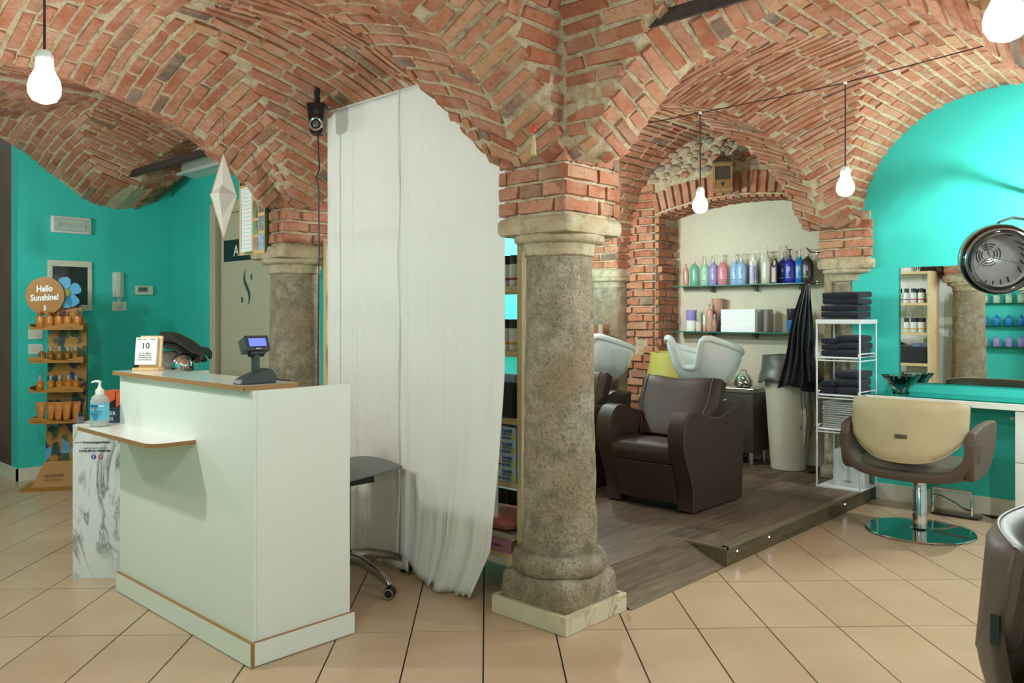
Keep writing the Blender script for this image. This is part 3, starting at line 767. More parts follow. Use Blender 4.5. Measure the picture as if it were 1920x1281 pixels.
nb = T('perfume_box', 'navy patterned perfume box behind the gel bottle', 'box', (1.68, 4.36, .774), math.radians(-45)); M().box(-.12, .1, -.06, .055, 0, .075).obj('carton', NAVY, nb, False, w=False, loc=(0, 0, 0))
text('print', 'LASER', .026, INKW, nb, (-.062, -.0608, .04), (1, 0, 0), (0, 0, 1), w=False); text('print', 'LENS', .026, INKW, nb, (-.062, -.0608, .012), (1, 0, 0), (0, 0, 1), w=False)
ORG = mat('orange_card', srgb(216, 92, 48), .5)
for k, (x, l_) in enumerate(((-.045, 'smaller orange and black carton behind the gel bottle'), (.022, 'larger orange and black carton beside the counter end'))):
    ob_ = T('carton_box', l_, 'box', Vector((1.68, 4.36, .8495))+Vector((cos(-pi/4), sin(-pi/4), 0))*(x+.01), math.radians(-45))
    M().box(-.03, .032, -.045, .045, 0, .085).obj('carton', ORG, ob_, False, w=False, loc=(0, 0, 0))
    M().prism([(-.03, .001), (.0323, .001), (.0323, .045)], -.0456, -.0451, lambda u, v, q: (u, q, v)).obj('black_panel', BLACK, ob_, False, w=False, loc=(0, 0, 0))
sb = T('perfume_flask', 'small perfume flask with black cap on the marble tower', 'bottle', (1.515, 4.43, .774)); M().box(-.016, .016, -.012, .012, 0, .035).obj('flask', mat('flask_glass', srgb(150, 150, 160), .1, trans=.5), sb, False, w=False, loc=(0, 0, 0), bevel=.003); M().cyl((0, 0, .035), (0, 0, .055), .009).obj('cap', BLACK, sb, w=False, loc=(0, 0, 0))
# ---------------------------------------------------------------- sun-care display stand
SUN = mat('mustard_card', srgb(164, 112, 30), .5, var=.06, vs=12)
def pattern_mat():
    n = N('tropical_print'); v = n.n('ShaderNodeTexVoronoi'); v.inputs['Scale'].default_value = 13
    mp = n.n('ShaderNodeMapping'); mp.inputs['Scale'].default_value = (1.2, 1, .7); mp.inputs['Rotation'].default_value = (0, .6, 0)
    ad = n.n('ShaderNodeVectorMath', operation='ADD'); t = n.n('ShaderNodeTexNoise'); t.inputs['Scale'].default_value = 9; n.l(n.co('Object'), t.inputs['Vector'])
    sc = n.n('ShaderNodeVectorMath', operation='SCALE'); sc.inputs['Scale'].default_value = .12; n.l(t.outputs['Color'], sc.inputs[0])
    n.l(n.co('Object'), ad.inputs[0]); n.l(sc.outputs[0], ad.inputs[1]); n.l(ad.outputs[0], mp.inputs[0]); n.l(mp.outputs[0], v.inputs['Vector'])
    sep = n.n('ShaderNodeSeparateColor'); n.l(v.outputs['Color'], sep.inputs[0])
    c = n.ramp(sep.outputs[0], [(0, srgb(28, 46, 78)), (.3, srgb(30, 58, 96)), (.42, srgb(52, 84, 52)), (.58, srgb(180, 132, 40)), (.75, srgb(40, 70, 60)), (.88, srgb(86, 160, 200))], 'CONSTANT')
    c = n.mix(n.ramp(v.outputs['Distance'], [(.0, (0, 0, 0)), (.5, (0, 0, 0)), (.62, (1, 1, 1))]), c, srgb(176, 120, 50))
    n.set(col=c, rough=.5); MC['tropical_print'] = n.m; return n.m
TROP = pattern_mat()
SR = math.radians(-33); ss = T('product_stand', 'tall mustard cardboard sun-care stand with tropical print and four trays', 'display', (2.215, 6.86, 0), SR)
K = dict(w=False, loc=(0, 0, 0))
M().box(-.25, .22, -.16, .1, .001, .022).obj('foot', SUN, ss, False, **K)
q = M(); q.add([(-.18, -.13, .022), (.18, -.13, .022), (.12, -.012, .2), (-.12, -.012, .2), (-.18, -.11, .022), (.18, -.11, .022), (.12, .0, .2), (-.12, .0, .2)], [(0, 1, 2, 3), (4, 7, 6, 5), (0, 4, 5, 1), (1, 5, 6, 2), (2, 6, 7, 3), (3, 7, 4, 0)]); q.obj('sloping_base', SUN, ss, False, **K)
bp = [(-.12, .18), (.14, .18), (.165, .5), (.175, 1.0), (.17, 1.24), (.13, 1.40), (.06, 1.52), (-.02, 1.56), (-.08, 1.5), (-.1, 1.2), (-.11, .5)]
M().prism(bp, .0, .02, lambda u, v, q: (u, q, v)).obj('back_board', TROP, ss, False, **K)
M().box(-.10, .165, .021, .06, .2, 1.24).obj('spine', mat('blue_card', srgb(40, 84, 130), .6), ss, False, **K)
dk = M(); dk.cyl((-.105, -.055, 1.475), (-.105, -.047, 1.475), .134, n=40); dk.v = [(x, y, 1.475+(z-1.475)*1.08) for x, y, z in dk.v]; dk = dk.obj('round_sign', SUN, ss, **K)
for s_, z, x, sz in (('Hello', 1.505, -.165, .066), ('Sunshine!', 1.435, -.205, .066), ('S', 1.365, -.115, .05)):
    text('lettering', s_, sz, INKW, dk, (x, -.0555, z), (1, 0, .06), (0, 0, 1), bold=.0022, w=False, xs=.78)
BLUP = mat('petal_blue', srgb(58, 156, 200), .5); GRNC = mat('flower_centre', srgb(132, 140, 52), .6)
fl = M()
for a, L in ((105, .125), (30, .1), (-60, .115), (-100, .12)):
    a = math.radians(a); d = Vector((cos(a), 0, sin(a))); s_ = Vector((-sin(a), 0, cos(a)))
    pts = [(0, .012), (.35, .035), (.75, .046), (.95, .03), (1, 0), (.95, -.03), (.75, -.046), (.35, -.035), (0, -.012)]
    fl.prism(pts, -.03, -.024, lambda u, v, q, d=d, s_=s_, L=L: Vector((.045, q, 1.50))+d*u*L+s_*v)
fl.obj('flower', BLUP, ss, False, **K); M().lathe([(.034, 0), (.03, .006)], (0, 0, 0), 14).xf(Matrix.Translation((.035, -.031, 1.5)) @ Matrix.Rotation(pi/2, 4, 'X')).obj('flower_centre', GRNC, ss, **K)
text('lettering', 'ALFAPARF', .03, INKB, ss, (-.10, -.095, .095), (1, 0, 0), (0, .55, .83), w=False); text('lettering', 'MILANO PROFESSIONAL', .012, INKB, ss, (-.10, -.113, .07), (1, 0, 0), (0, .55, .83), w=False)
def tray(z, wave):
    t_ = M().box(-.185, .185, -.15, -.001, z, z+.008).obj('tray', SUN, ss, False, **K)
    top = [(-.185+.37*i/14, z+.03+.016*sin(i/14*2*pi*1.0+wave)+.004) for i in range(15)]
    M().prism([(-.185, z), (.185, z)]+top[::-1], -.153, -.148, lambda u, v, q: (u, q, v)).obj('tray_front', SUN, t_, False, **K)
    for x in (-.185, .18): M().box(x, x+.005, -.148, -.001, z, z+.045).obj('tray_side', SUN, t_, False, **K)
    for x in (-.15, .06): text('print', 'semi di lino', .012, INKB, t_, (x, -.1535, z+.012), (1, 0, 0), (0, 0, 1), w=False)
TZ = (1.215, .965, .742, .505)
for z, wv in zip(TZ, (3.4, 1.2, 3.6, 1.0)): tray(z, wv)
OPL = mat('orange_bottle', srgb(190, 112, 26), .28, coat=.3); AMB = mat('amber_bottle', srgb(150, 108, 40), .12, trans=.35); CAPO = mat('orange_cap', srgb(150, 84, 24), .4); CLR = mat('clear_cap', srgb(196, 204, 206), .12, trans=.5)
def flask(nm, lb, gp):
    t = T(nm, lb, 'bottle', (0, 0, 0), SR, gp)
    M().lathe([(.025, 0), (.029, .01), (.031, .04), (.031, .075), (.026, .094), (.014, .1)], n=20, sy=.62).obj('body', OPL, t, w=False, loc=(0, 0, 0))
    M().cyl((0, 0, .1), (0, 0, .13), .013, n=14).obj('cap', CAPO, t, w=False, loc=(0, 0, 0))
    text('mark', 'S', .04, mat('gold_print', srgb(226, 200, 110), .4), t, (-.006, -.022, .05), (1, 0, 0), (0, 0, 1), w=False); return t
def spray(nm, lb, gp, m_):
    t = T(nm, lb, 'bottle', (0, 0, 0), SR, gp)
    M().lathe([(.022, 0), (.026, .008), (.027, .04), (.026, .068), (.012, .078)], n=18, sy=.7).obj('body', m_, t, w=False, loc=(0, 0, 0))
    M().lathe([(.012, .078), (.012, .112), (.009, .118)], n=14).obj('spray_cap', CLR, t, w=False, loc=(0, 0, 0)); 
    text('mark', 'S', .03, mat('gold_print'), t, (-.005, -.0195, .03), (1, 0, 0), (0, 0, 1), w=False); return t
def tube_(nm, lb, gp):
    t = T(nm, lb, 'tube', (0, 0, 0), SR, gp); m_ = M(); rings = []
    for i in range(7):
        u = i/6; rings.append([((.024+.01*u)*cos(a*pi/8), (.02*(1-u)+.002)*sin(a*pi/8), .02+.13*u) for a in range(16)])
    m_.ring_loft(rings); m_.obj('body', OPL, t, w=False, loc=(0, 0, 0)); M().lathe([(.024, 0), (.024, .02)], n=16).obj('cap', CAPO, t, w=False, loc=(0, 0, 0))
    text('mark', 'S', .035, mat('gold_print'), t, (-.005, -.0125, .1), (1, 0, 0), (0, 0, 1), w=False); return t
def on_stand(x, y, z): v = Matrix.Rotation(SR, 3, 'Z') @ Vector((x, y, z)); return Vector((2.215, 6.86, 0))+v
ORD = ('leftmost', 'second from left', 'middle', 'second from right', 'rightmost')
rows = [(flask, 'orange_flask', 'orange sun lotion flask, %s on the top tray', (-.13, -.066, -.002, .062, .13)),
        (lambda a, b_, c: spray(a, b_, c, AMB), 'amber_spray_bottle', 'amber oil spray bottle, %s on the second tray', (-.115, -.06, .005, .058, .115)),
        (lambda a, b_, c: spray(a, b_, c, OPL), 'orange_spray_bottle', 'small orange spray bottle, %s on the third tray', (-.13, -.06, .005, .066, .118)),
        (tube_, 'cream_tube', 'orange cream tube, %s on the lowest tray', (-.125, -.06, -.002, .056, .116))]
for (fn, nm, lb, xs), z in zip(rows, TZ):
    pr = fn(nm, lb % ORD[0], 'sun-care products on the stand'); pr.location = on_stand(xs[0], -.085, z+.0085)
    for o_, x in zip(ORD[1:], xs[1:]): dup(pr, on_stand(x, -.085+R.uniform(-.01, .015), z+.0085), None, lb % o_)
# ---------------------------------------------------------------- fittings on the left teal wall (y = 7.33)
IVORY = mat('ivory_plastic', srgb(214, 212, 190), .4); PALE = mat('pale_plastic', srgb(214, 220, 212), .35)
el = T('emergency_light', 'rectangular emergency lamp high on the left teal wall', 'lamp', (2.424, 7.33, 2.0))
M().box(-.155, .155, -.05, -.001, .005, .145).obj('housing', PALE, el, False, w=False, loc=(0, 0, 0), bevel=.012)
M().box(-.135, .135, -.056, -.051, .02, .13).obj('diffuser', mat('frosted', srgb(190, 204, 192), .25, trans=.2), el, False, w=False, loc=(0, 0, 0), bevel=.003)
q = M(); q.tube([(-.1, -.058, .045), (-.1, -.058, .105), (.1, -.058, .105), (.1, -.058, .045)], .006, 6, True); q.obj('tube_lamp', mat('lamp_tube', srgb(200, 212, 200), .3), el, w=False, loc=(0, 0, 0))
ep = T('fuse_panel', 'ivory fuse box with dark glazed door behind the sun-care stand', 'fuse box', (2.42, 7.33, 1.365))
q = M(); q.box(-.17, .17, -.03, -.001, 0, .05); q.box(-.17, .17, -.03, -.001, .365, .415); q.box(-.17, -.135, -.03, -.001, .05, .365); q.box(.135, .17, -.03, -.001, .05, .365); q.obj('frame', IVORY, ep, False, w=False, loc=(0, 0, 0), bevel=.004)
M().box(-.135, .135, -.012, -.002, .05, .365).obj('interior', mat('panel_reflection', srgb(140, 146, 140), .4, var=.3, vs=14), ep, False, w=False, loc=(0, 0, 0))  # interior lightened to grey to imitate the reflection on the glass door
for z in (.12, .21, .30):
    for k in range(7): M().box(-.12+k*.033, -.092+k*.033, -.018, -.0125, z-.025, z+.03).obj('breaker', mat('breaker_grey', srgb(150, 152, 148), .4), ep, False, w=False, loc=(0, 0, 0))
M().box(-.135, .135, -.026, -.024, .05, .365).obj('door_pane', mat('smoked_pane', srgb(120, 130, 126), .06, trans=.85), ep, False, w=False, loc=(0, 0, 0))
ih = T('intercom', 'white intercom handset on the left teal wall', 'intercom', (2.805, 7.33, 1.482))
M().box(-.045, .045, -.03, -.001, .0, .215).obj('wall_unit', PALE, ih, False, w=False, loc=(0, 0, 0), bevel=.006)
q = M(); q.prism([(-.042, .22), (.012, .22), (.006, .0), (-.028, .0)], -.058, -.031, lambda u, v, w_: (u, w_, v)); q.obj('handset', PALE, ih, False, w=False, loc=(0, 0, 0), bevel=.006)
q = M(); q.tube([(-.01, -.04, .0), (.0, -.045, -.03), (.015, -.04, -.06), (.012, -.03, -.13), (.005, -.03, -.06), (.02, -.03, .0)], .004, 6); q.obj('coiled_cord', PALE, ih, w=False, loc=(0, 0, 0))
def plate(lb, x, z, wd=.105, hh=.082, dots=True):
    t = T('switch_plate', lb, 'switch', (x, 7.33, z)); M().box(-wd/2, wd/2, -.01, -.001, 0, hh).obj('plate', PALE, t, False, w=False, loc=(0, 0, 0), bevel=.003)
    for k in range(3): M().box(-.036+k*.025, -.014+k*.025, -.0125, -.0101, .02, hh-.02).obj('rocker', IVORY, t, False, w=False, loc=(0, 0, 0))
plate('white socket plate below the intercom handset', 2.82, 1.366, .12); plate('upper white switch plate left of the sun-care stand', 2.165, 1.133); plate('lower white switch plate left of the sun-care stand', 2.165, 1.011)
th = T('thermostat', 'ivory wall thermostat with grey display right of the intercom', 'thermostat', (3.028, 7.33, 1.508)); M().box(-.076, .076, -.028, -.001, 0, .08).obj('case', IVORY, th, False, w=False, loc=(0, 0, 0), bevel=.004)
M().box(-.055, .025, -.0295, -.0281, .028, .066).obj('display', mat('lcd_grey', srgb(96, 112, 100), .2), th, False, w=False, loc=(0, 0, 0))
for k in range(5): M().cyl((-.05+k*.02, -.028, .014), (-.05+k*.02, -.031, .014), .005, n=8).obj('button', PALE, th, w=False, loc=(0, 0, 0))
# ---------------------------------------------------------------- door, sign, air conditioner
DOORC = mat('door_beige', srgb(196, 190, 164), .45)
d1 = T('door_1', '', 'door', (3.28, 6.0, 0)); del d1['label']; del d1['category']; d1['kind'] = 'structure'
q = M(); q.box(3.235, 3.33, 6.42, 6.51, 0, 2.25); q.box(3.235, 3.33, 5.43, 5.52, 0, 2.25); q.box(3.235, 3.33, 5.52, 6.42, 2.16, 2.25); q.obj('door_frame', DOORC, d1, False, bevel=.004)
q = M(); q.box(3.228, 3.236, 6.435, 6.465, 0, 2.23); q.obj('frame_moulding', DOORC, d1, False, bevel=.003)
lf = M().box(3.27, 3.31, 5.523, 6.375, .008, 2.157).obj('door_leaf', DOORC, d1, False)
M().box(3.30, 3.32, 6.376, 6.42, .0, 2.158).obj('door_gap', BLACK, d1, False)
SIGN = mat('sign_dark', srgb(22, 36, 40), .4)
sg = M().box(3.266, 3.2695, 5.62, 6.325, 1.765, 1.94).obj('sign_plate', SIGN, lf, False)
text('lettering', 'A', .13, INKW, lf, (3.265, 6.16, 1.805), (0, -1, 0), (0, 0, 1), w=False, bold=.001)
SILV = mat('silver_foil', srgb(120, 134, 128), .25, .85)
sw = []
for i in range(25):
    t = i/24; z = 1.40+.30*t; yc = 5.955+.042*sin((t-.5)*2*pi*.92); wd = .004+.042*sin(pi*t)**1.2
    sw.append((yc, z, wd))
q = M(); q.prism([(y+w_/2, z) for y, z, w_ in sw]+[(y-w_/2, z) for y, z, w_ in sw[::-1]], 3.2685, 3.2698, lambda u, v, x: (x, u, v)); q.obj('logo_swoosh', SILV, lf, False)
for y, z in ((5.885, 1.63), (6.03, 1.45)):
    q = M(); q.prism([(y+.016*cos(a*pi/6), z+.026*sin(a*pi/6)) for a in range(12)], 3.2685, 3.2698, lambda u, v, x: (x, u, v)); q.obj('logo_drop', SILV, lf, False)
ac = T('air_conditioner', 'white air conditioner high on the wall above the beige door', 'air conditioner', (3.28, 6.45, 2.5))
q = M(); q.prism([(3.279, 2.51), (3.13, 2.53), (3.075, 2.60), (3.06, 2.74), (3.085, 2.84), (3.279, 2.85)], 6.05, 6.84, lambda u, v, y: (u, y, v)); q.obj('housing', mat('ac_white', srgb(206, 208, 198), .4), ac, False, bevel=.006)
M().box(3.09, 3.13, 6.08, 6.82, 2.515, 2.535).obj('louvre', PALE, ac, False); M().box(3.058, 3.066, 6.07, 6.82, 2.62, 2.632).obj('vent_slot', BLACK, ac, False)
# ---------------------------------------------------------------- ornament, calendar, speaker near the left column
PAPW = mat('folded_paper', srgb(204, 200, 192), .6); GOLD = mat('gold_edge', srgb(196, 164, 106), .4)
om = T('paper_ornament', 'white faceted paper diamond ornament hanging beside the wall calendar', 'ornament', (2.19, 4.24, 1.745))
r_ = Vector((sin(YAW), -cos(YAW), 0)); f_ = -Vector((cos(YAW), sin(YAW), 0))
def diamond(cz, top, bot, wd, dx, out, nm):
    O = r_*dx+Vector((0, 0, cz)); v = [O+Vector((0, 0, top)), O-r_*wd*.95, O+r_*wd, O-Vector((0, 0, bot)), O+f_*out, O-f_*.01]
    M().add(v, [(0, 1, 4), (1, 3, 4), (3, 2, 4), (2, 0, 4), (0, 5, 1), (1, 5, 3), (3, 5, 2), (2, 5, 0)]).obj(nm, PAPW, om, False, w=False, loc=(0, 0, 0))
    for a, b_ in ((0, 1), (1, 3), (3, 2), (2, 0)): M().cyl(v[a], v[b_], .0022, n=5).obj('gold_edge', GOLD, om, w=False, loc=(0, 0, 0))
diamond(.24, .235, .235, .073, -.003, .02, 'tall_diamond'); diamond(.245, .072, .155, .074, -.006, .06, 'front_diamond')
M().cyl((0, 0, .475), (0, 0, .70), .0008, n=5).obj('thread', INKB, om, w=False, loc=(0, 0, 0))
wc = T('wall_calendar', 'photo wall calendar headed MAGGIO on the brick pier', 'calendar', (2.575, 4.62, 1.70))
CALB = mat('calendar_yellow', srgb(216, 172, 96), .5, var=.1, vs=20)
sheet = M().box(-.006, -.001, -.15, .155, .0, .49).obj('sheet', CALB, wc, False, w=False, loc=(0, 0, 0))
M().box(-.0075, -.0062, -.0, .135, .02, .42).obj('date_list', PAPER, sheet, False, **K)
text('heading', 'MAGGIO', .042, mat('brown_ink', srgb(110, 50, 40), .5), sheet, (-.0078, .145, .435), (0, -1, 0), (0, 0, 1), bold=.001, w=False, xs=.9)
GRN = mat('green_ink', srgb(60, 150, 100), .5)
for k in range(31): text('day', str(k+1), .0115, RED if k % 7 == 2 else GRN, sheet, (-.0078, .13, .405-.0122*k), (0, -1, 0), (0, 0, 1), w=False)
for k in range(31): M().box(-.0079, -.0076, .01, .105, .407-.0122*k, .4085-.0122*k).obj('line', INKG, sheet, False, **K) if k % 2 == 0 else None
PH = [mat('photo_%d' % i, srgb(*c), .3, var=.8, vs=28) for i, c in enumerate(((80, 90, 150), (180, 170, 165), (120, 130, 90), (90, 90, 110), (90, 140, 90), (110, 130, 150), (150, 110, 90), (90, 150, 200)))]
for k, (y, z, w_, h_) in enumerate(((-.045, .35, .06, .12), (-.115, .37, .055, .11), (-.045, .22, .06, .11), (-.115, .25, .055, .1), (-.045, .12, .06, .085), (-.115, .14, .055, .09), (-.045, .025, .06, .08), (-.115, .02, .055, .1))):
    M().box(-.0076, -.0062, y-w_/2, y+w_/2, z, z+h_).obj('photo', PH[k], sheet, False, **K)
text('footer', 'BONATTI', .022, GRN, sheet, (-.0078, .08, .005), (0, -1, 0), (0, 0, 1), w=False, bold=.0008)
M().box(-.0005, .02, -.165, -.148, .01, .48).obj('rear_pages', mat('dark_green_page', srgb(44, 66, 30), .6), wc, False, w=False, loc=(0, 0, 0))
sp = T('speaker', 'small black speaker mounted high beside the curtain', 'speaker', (2.49, 3.775, 2.295), math.radians(-2))
q = M(); q.prism([(-.05, .165), (.05, .165), (.035, .0), (-.03, .0)], -.06, .02, lambda u, v, w_: (u*1.0, w_, v)); q.xf(Matrix.Rotation(math.radians(-45), 4, 'Z')).obj('cabinet', mat('speaker_black', srgb(20, 20, 22), .25), sp, False, w=False, loc=(0, 0, 0), bevel=.006)
RX = Matrix.Rotation(math.radians(-45), 4, 'Z')
q = M(); q.tube([(.003+.031*cos(a*pi/14), -.062, .047+.031*sin(a*pi/14)) for a in range(28)], .0065, 8, True); q.xf(RX).obj('driver_ring', CHROME, sp, w=False, loc=(0, 0, 0))
q = M(); q.sphere((.003, -.058, .047), .02, 14, 8); q.v = [(x, -.058+(y+.058)*.4, z) for x, y, z in q.v]; q.xf(RX).obj('driver_cone', mat('cone_grey', srgb(90, 90, 94), .3), sp, w=False, loc=(0, 0, 0))
q = M(); q.cyl((.003, -.0605, .115), (.003, -.0565, .115), .014, n=16); q.xf(RX).obj('port', INKB, sp, w=False, loc=(0, 0, 0))
q = M(); q.tube([(0, 0, .0), (.0, -.004, -.08), (.012, .006, -.18), (-.012, -.002, -.23), (.004, .0, -.28), (.006, 0, -.6), (.0, 0, -1.2), (0, 0, -1.6)], .004, 6); q.obj('lead', BLACK, sp, w=False, loc=(0, 0, 0))
M().box(-.012, .012, .0, .02, .15, .27).obj('bracket', BLACK, sp, False, w=False, loc=(0, 0, 0))
# ---------------------------------------------------------------- curtain rail and panels
cr = tag(M().cyl((2.622, 2.42, 2.462), (2.622, 3.96, 2.462), .006, n=10).obj('curtain_rail', mat('rail_white', srgb(210, 210, 205), .4), None), 'thin white rail carrying the sheer curtain between two columns', 'curtain rail')
def drape(nm, lb, y0, y1, zb, x0, seed, pinch=None, nu=130, nv=70, amp=.0095):
    rr = random.Random(seed); ph = [rr.uniform(0, 6.28) for _ in range(6)]
    m = M()
    def f(u, v):
        z1 = zb(u); z = lerp(2.466, z1, v); y = lerp(y0, y1, u)
        if pinch: y += pinch(u, z)
        a = .2+.8*v**1.2
        n1 = noise.noise(Vector((u*6.5+seed, v*.5, 1))); n2 = noise.noise(Vector((u*17+seed, v*.7, 5))); n3 = noise.noise(Vector((u*44+seed, v*1.1, 9)))
        x = x0+a*(.022*n1+.012*n2+.0065*n3)+.006*noise.noise(Vector((u*9, v*7, seed)))*v
        x -= .05*max(0, v-.8)*5*max(0, noise.noise(Vector((u*4, 1, seed))))
        return (x, y+.012*a*n2, z)
    m.grid(f, nu, nv); o = m.obj(nm, CURT, None, ang=180, solid=.0016); return tag(o, lb, 'curtain')
def zbL(u): return .025+.03*abs(noise.noise(Vector((u*9, 0, 1))))+.02*(1-u)
def zbR(u): return max(.004, .11*(1-u/.45) if u < .45 else .006+.05*abs(noise.noise(Vector((u*11, 3, 0)))))
drape('curtain', 'left sheer white cotton curtain panel behind the office stool', 3.9, 3.18, zbL, 2.635, 3)
rc_ = drape('curtain', 'right sheer white cotton curtain panel with frayed hem trailing on floor', 3.235, 2.50, zbR, 2.617, 8, lambda u, z: u*(.13*max(0, (1.1-z)/1.1)**1.3 + .1*max(0, (.25-z)/.25)))
q = M()
def tl_(u, v): return (2.705+.012*sin(u*9)+.01*v, lerp(2.80, 2.625, u)+.02*v*u, lerp(1.15, .375, v))
q.grid(tl_, 24, 30); q.obj('inner_strip', CURT, rc_, ang=180, solid=.0016, w=False, label='short inner strip of sheer curtain ending over the pink cushion')
q = M(); q.tube([(2.611+.003*sin(k), 3.238+.006*sin(k*.7), lerp(2.465, .12, k/30)) for k in range(31)], .0045, 6); q.obj('hem', CURT, rc_, w=False)
# ---------------------------------------------------------------- office stool behind the counter
os_ = T('office_stool', 'grey office stool with polished star base behind the counter', 'stool', (2.36, 3.34, 0))
ALU = mat('polished_alu', srgb(150, 146, 138), .22, .9); MESHG = mat('grey_seat', srgb(120, 128, 124), .55, var=.1, vs=90)
for k in range(5):
    a = math.radians(-87+72*k); d = Vector((cos(a), sin(a), 0))
    lg_ = M().tube([d*.03+Vector((0, 0, .135)), d*.12+Vector((0, 0, .135)), d*.24+Vector((0, 0, .105)), d*.315+Vector((0, 0, .075)), d*.325+Vector((0, 0, .062))], [.03, .027, .022, .018, .014], 10, flat=.8).obj('base_leg', ALU, os_, w=False, loc=(0, 0, 0))
    c = d*.325; s_ = Vector((-sin(a+.6), cos(a+.6), 0))
    for sg_ in (-1, 1):
        wl = M().cyl(c+s_*sg_*.007+Vector((0, 0, .028)), c+s_*sg_*.026+Vector((0, 0, .028)), .027, n=18).obj('caster_wheel', BLACK, lg_, w=False, loc=(0, 0, 0), bevel=.004)
        M().tube([c+s_*sg_*.0262+Vector((0, 0, .028))+.021*(Vector((cos(b_*pi/10), sin(b_*pi/10), 0)).x*d.cross(Zv).cross(Zv)*-1+Zv*sin(b_*pi/10)) if False else c+s_*sg_*.0265+Vector((0, 0, .028))+.021*(s_.cross(Zv)*cos(b_*pi/10)+Zv*sin(b_*pi/10)) for b_ in range(20)], .0025, 5, True).obj('wheel_rim', mat('rim_beige', srgb(168, 158, 130), .4), lg_, w=False, loc=(0, 0, 0))
M().cyl((0, 0, .1), (0, 0, .5), .025, n=16).obj('gas_lift', BLACK, os_, w=False, loc=(0, 0, 0))
q = M(); q.grid(lambda u, v: (lerp(-.2, .2, u), lerp(-.2, .2, v), .578+.03*(u-.5)-.08*((v-.5)**2)), 12, 12); q.obj('seat', MESHG, os_, ang=180, solid=.013, bevel=.006, w=False, loc=(0, 0, 0))
M().box(-.08, .1, -.1, .08, .5, .56).obj('seat_plate', BLACK, os_, False, w=False, loc=(0, 0, 0))
# ---------------------------------------------------------------- salon steamer behind the counter
GREYM = mat('steamer_grey', srgb(120, 116, 106), .42); DGREY = mat('steamer_dark', srgb(64, 64, 62), .5)
st = T('hair_steamer', 'grey salon hair steamer with curved arms behind the counter', 'hair dryer', (2.42, 5.42, 0))
M().cyl((0, 0, .05), (0, 0, .9), .025).obj('stand_pole', GREYM, st, w=False, loc=(0, 0, 0))
for k in range(5):
    a = 2*pi*k/5; M().tube([(0, 0, .09), (.16*cos(a), .16*sin(a), .08), (.3*cos(a), .3*sin(a), .02)], [.022, .018, .014], 8).obj('stand_leg', BLACK, st, w=False, loc=(0, 0, 0))
q = M(); q.sphere((0, 0, .98), .12, 18, 10, .9); q.obj('motor_body', GREYM, st, w=False, loc=(0, 0, 0))
def wing(pts, wd, nm):
    P_ = []
    def f(u, v):
        i = u*(len(pts)-1); k = min(int(i), len(pts)-2); t = i-k
        d, z = lerp(pts[k][0], pts[k+1][0], t), lerp(pts[k][1], pts[k+1][1], t)
        s_ = (v-.5)*2; ww = wd*(1-.5*abs(u-.5)**1.5)
        p = r_*d+Vector((0, 0, z-.035*s_*s_))+(-f_)*(s_*ww); return p
    q = M().grid(f, 24, 10); return q.obj(nm, DGREY, st, ang=180, solid=.018, w=False, loc=(0, 0, 0), bevel=.004)
wing([(-.24, .93), (-.20, 1.05), (-.12, 1.14), (-.02, 1.19), (.06, 1.18)], .08, 'left_wing')
wing([(-.05, 1.21), (.04, 1.20), (.12, 1.16), (.19, 1.11), (.24, 1.10), (.235, 1.06)], .1, 'right_wing')
wing([(-.02, 1.15), (.06, 1.13), (.12, 1.09), (.18, 1.045), (.22, 1.05)], .085, 'inner_wing')
q = M(); q.sphere((0, 0, 0), .085, 20, 12); q.v = [tuple(Vector(p)+r_*.12+f_*.08+Vector((0, 0, .99))) for p in q.v]; q.obj('chrome_bowl', CHROME, st, w=False, loc=(0, 0, 0))
L0 = dict(w=False, loc=(0, 0, 0))
# ---------------------------------------------------------------- low bench and pine shelf behind the curtain
bn = T('low_bench', 'low raw pine bench behind the curtain beside the front column', 'bench', (3.03, 3.5, 0))
M().box(2.79, 3.27, 2.60, 4.30, .165, .19).obj('seat_board', PINEH, bn, False, bevel=.002)
for x, y in ((2.795, 2.605), (3.22, 2.605), (2.795, 4.25), (3.22, 4.25)): M().box(x, x+.045, y, y+.045, .001, .165).obj('leg', PINE, bn, False)
M().box(2.85, 3.2, 2.66, 2.675, .04, .164).obj('rear_rail', mat('dark_wood', srgb(60, 46, 36), .7), bn, False)
su = T('shelf_unit', 'open pine shelf unit full of salon supplies behind the curtain', 'shelf', (2.99, 3.42, .19))
SX0, SX1, SY0, SY1 = 2.84, 3.14, 2.605, 4.25
for y in (SY0, SY1-.03): M().box(SX0, SX1, y, y+.03, .191, 1.79).obj('side_panel', PINE, su, False, bevel=.002)
SZ = (.52, .825, 1.15, 1.46)
for z in SZ: M().box(SX0+.002, SX1-.002, SY0+.031, SY1-.031, z-.028, z).obj('shelf_board', PINEH, su, False, bevel=.002)
M().box(SX0+.002, SX1-.002, SY0+.031, SY1-.031, 1.762, 1.789).obj('top_board', PINEH, su, False, bevel=.002)
LAB = mat('label_white', srgb(214, 214, 210), .5)
def jar_bottle(stripe, lb, loc, gp, h=.15):
    t = T('product_bottle', lb, 'bottle', loc, 0, gp)
    M().lathe([(.026, 0), (.028, .004), (.028, h*.68), (.022, h*.74)], n=18).obj('body', LAB, t, **L0)
    M().lathe([(.0283, h*.2), (.0283, h*.28)], n=18, cap0=False, cap1=False).obj('stripe', stripe, t, **L0)
    M().lathe([(.024, h*.72), (.024, h), (.02, h*1.01)], n=18).obj('cap', BLACK, t, **L0); return t
RS = mat('stripe_red', srgb(150, 60, 70), .5); YS = mat('stripe_yellow', srgb(206, 160, 60), .5)
ok_ = ('nearest the front column', 'second from the front column', 'third from the front column')
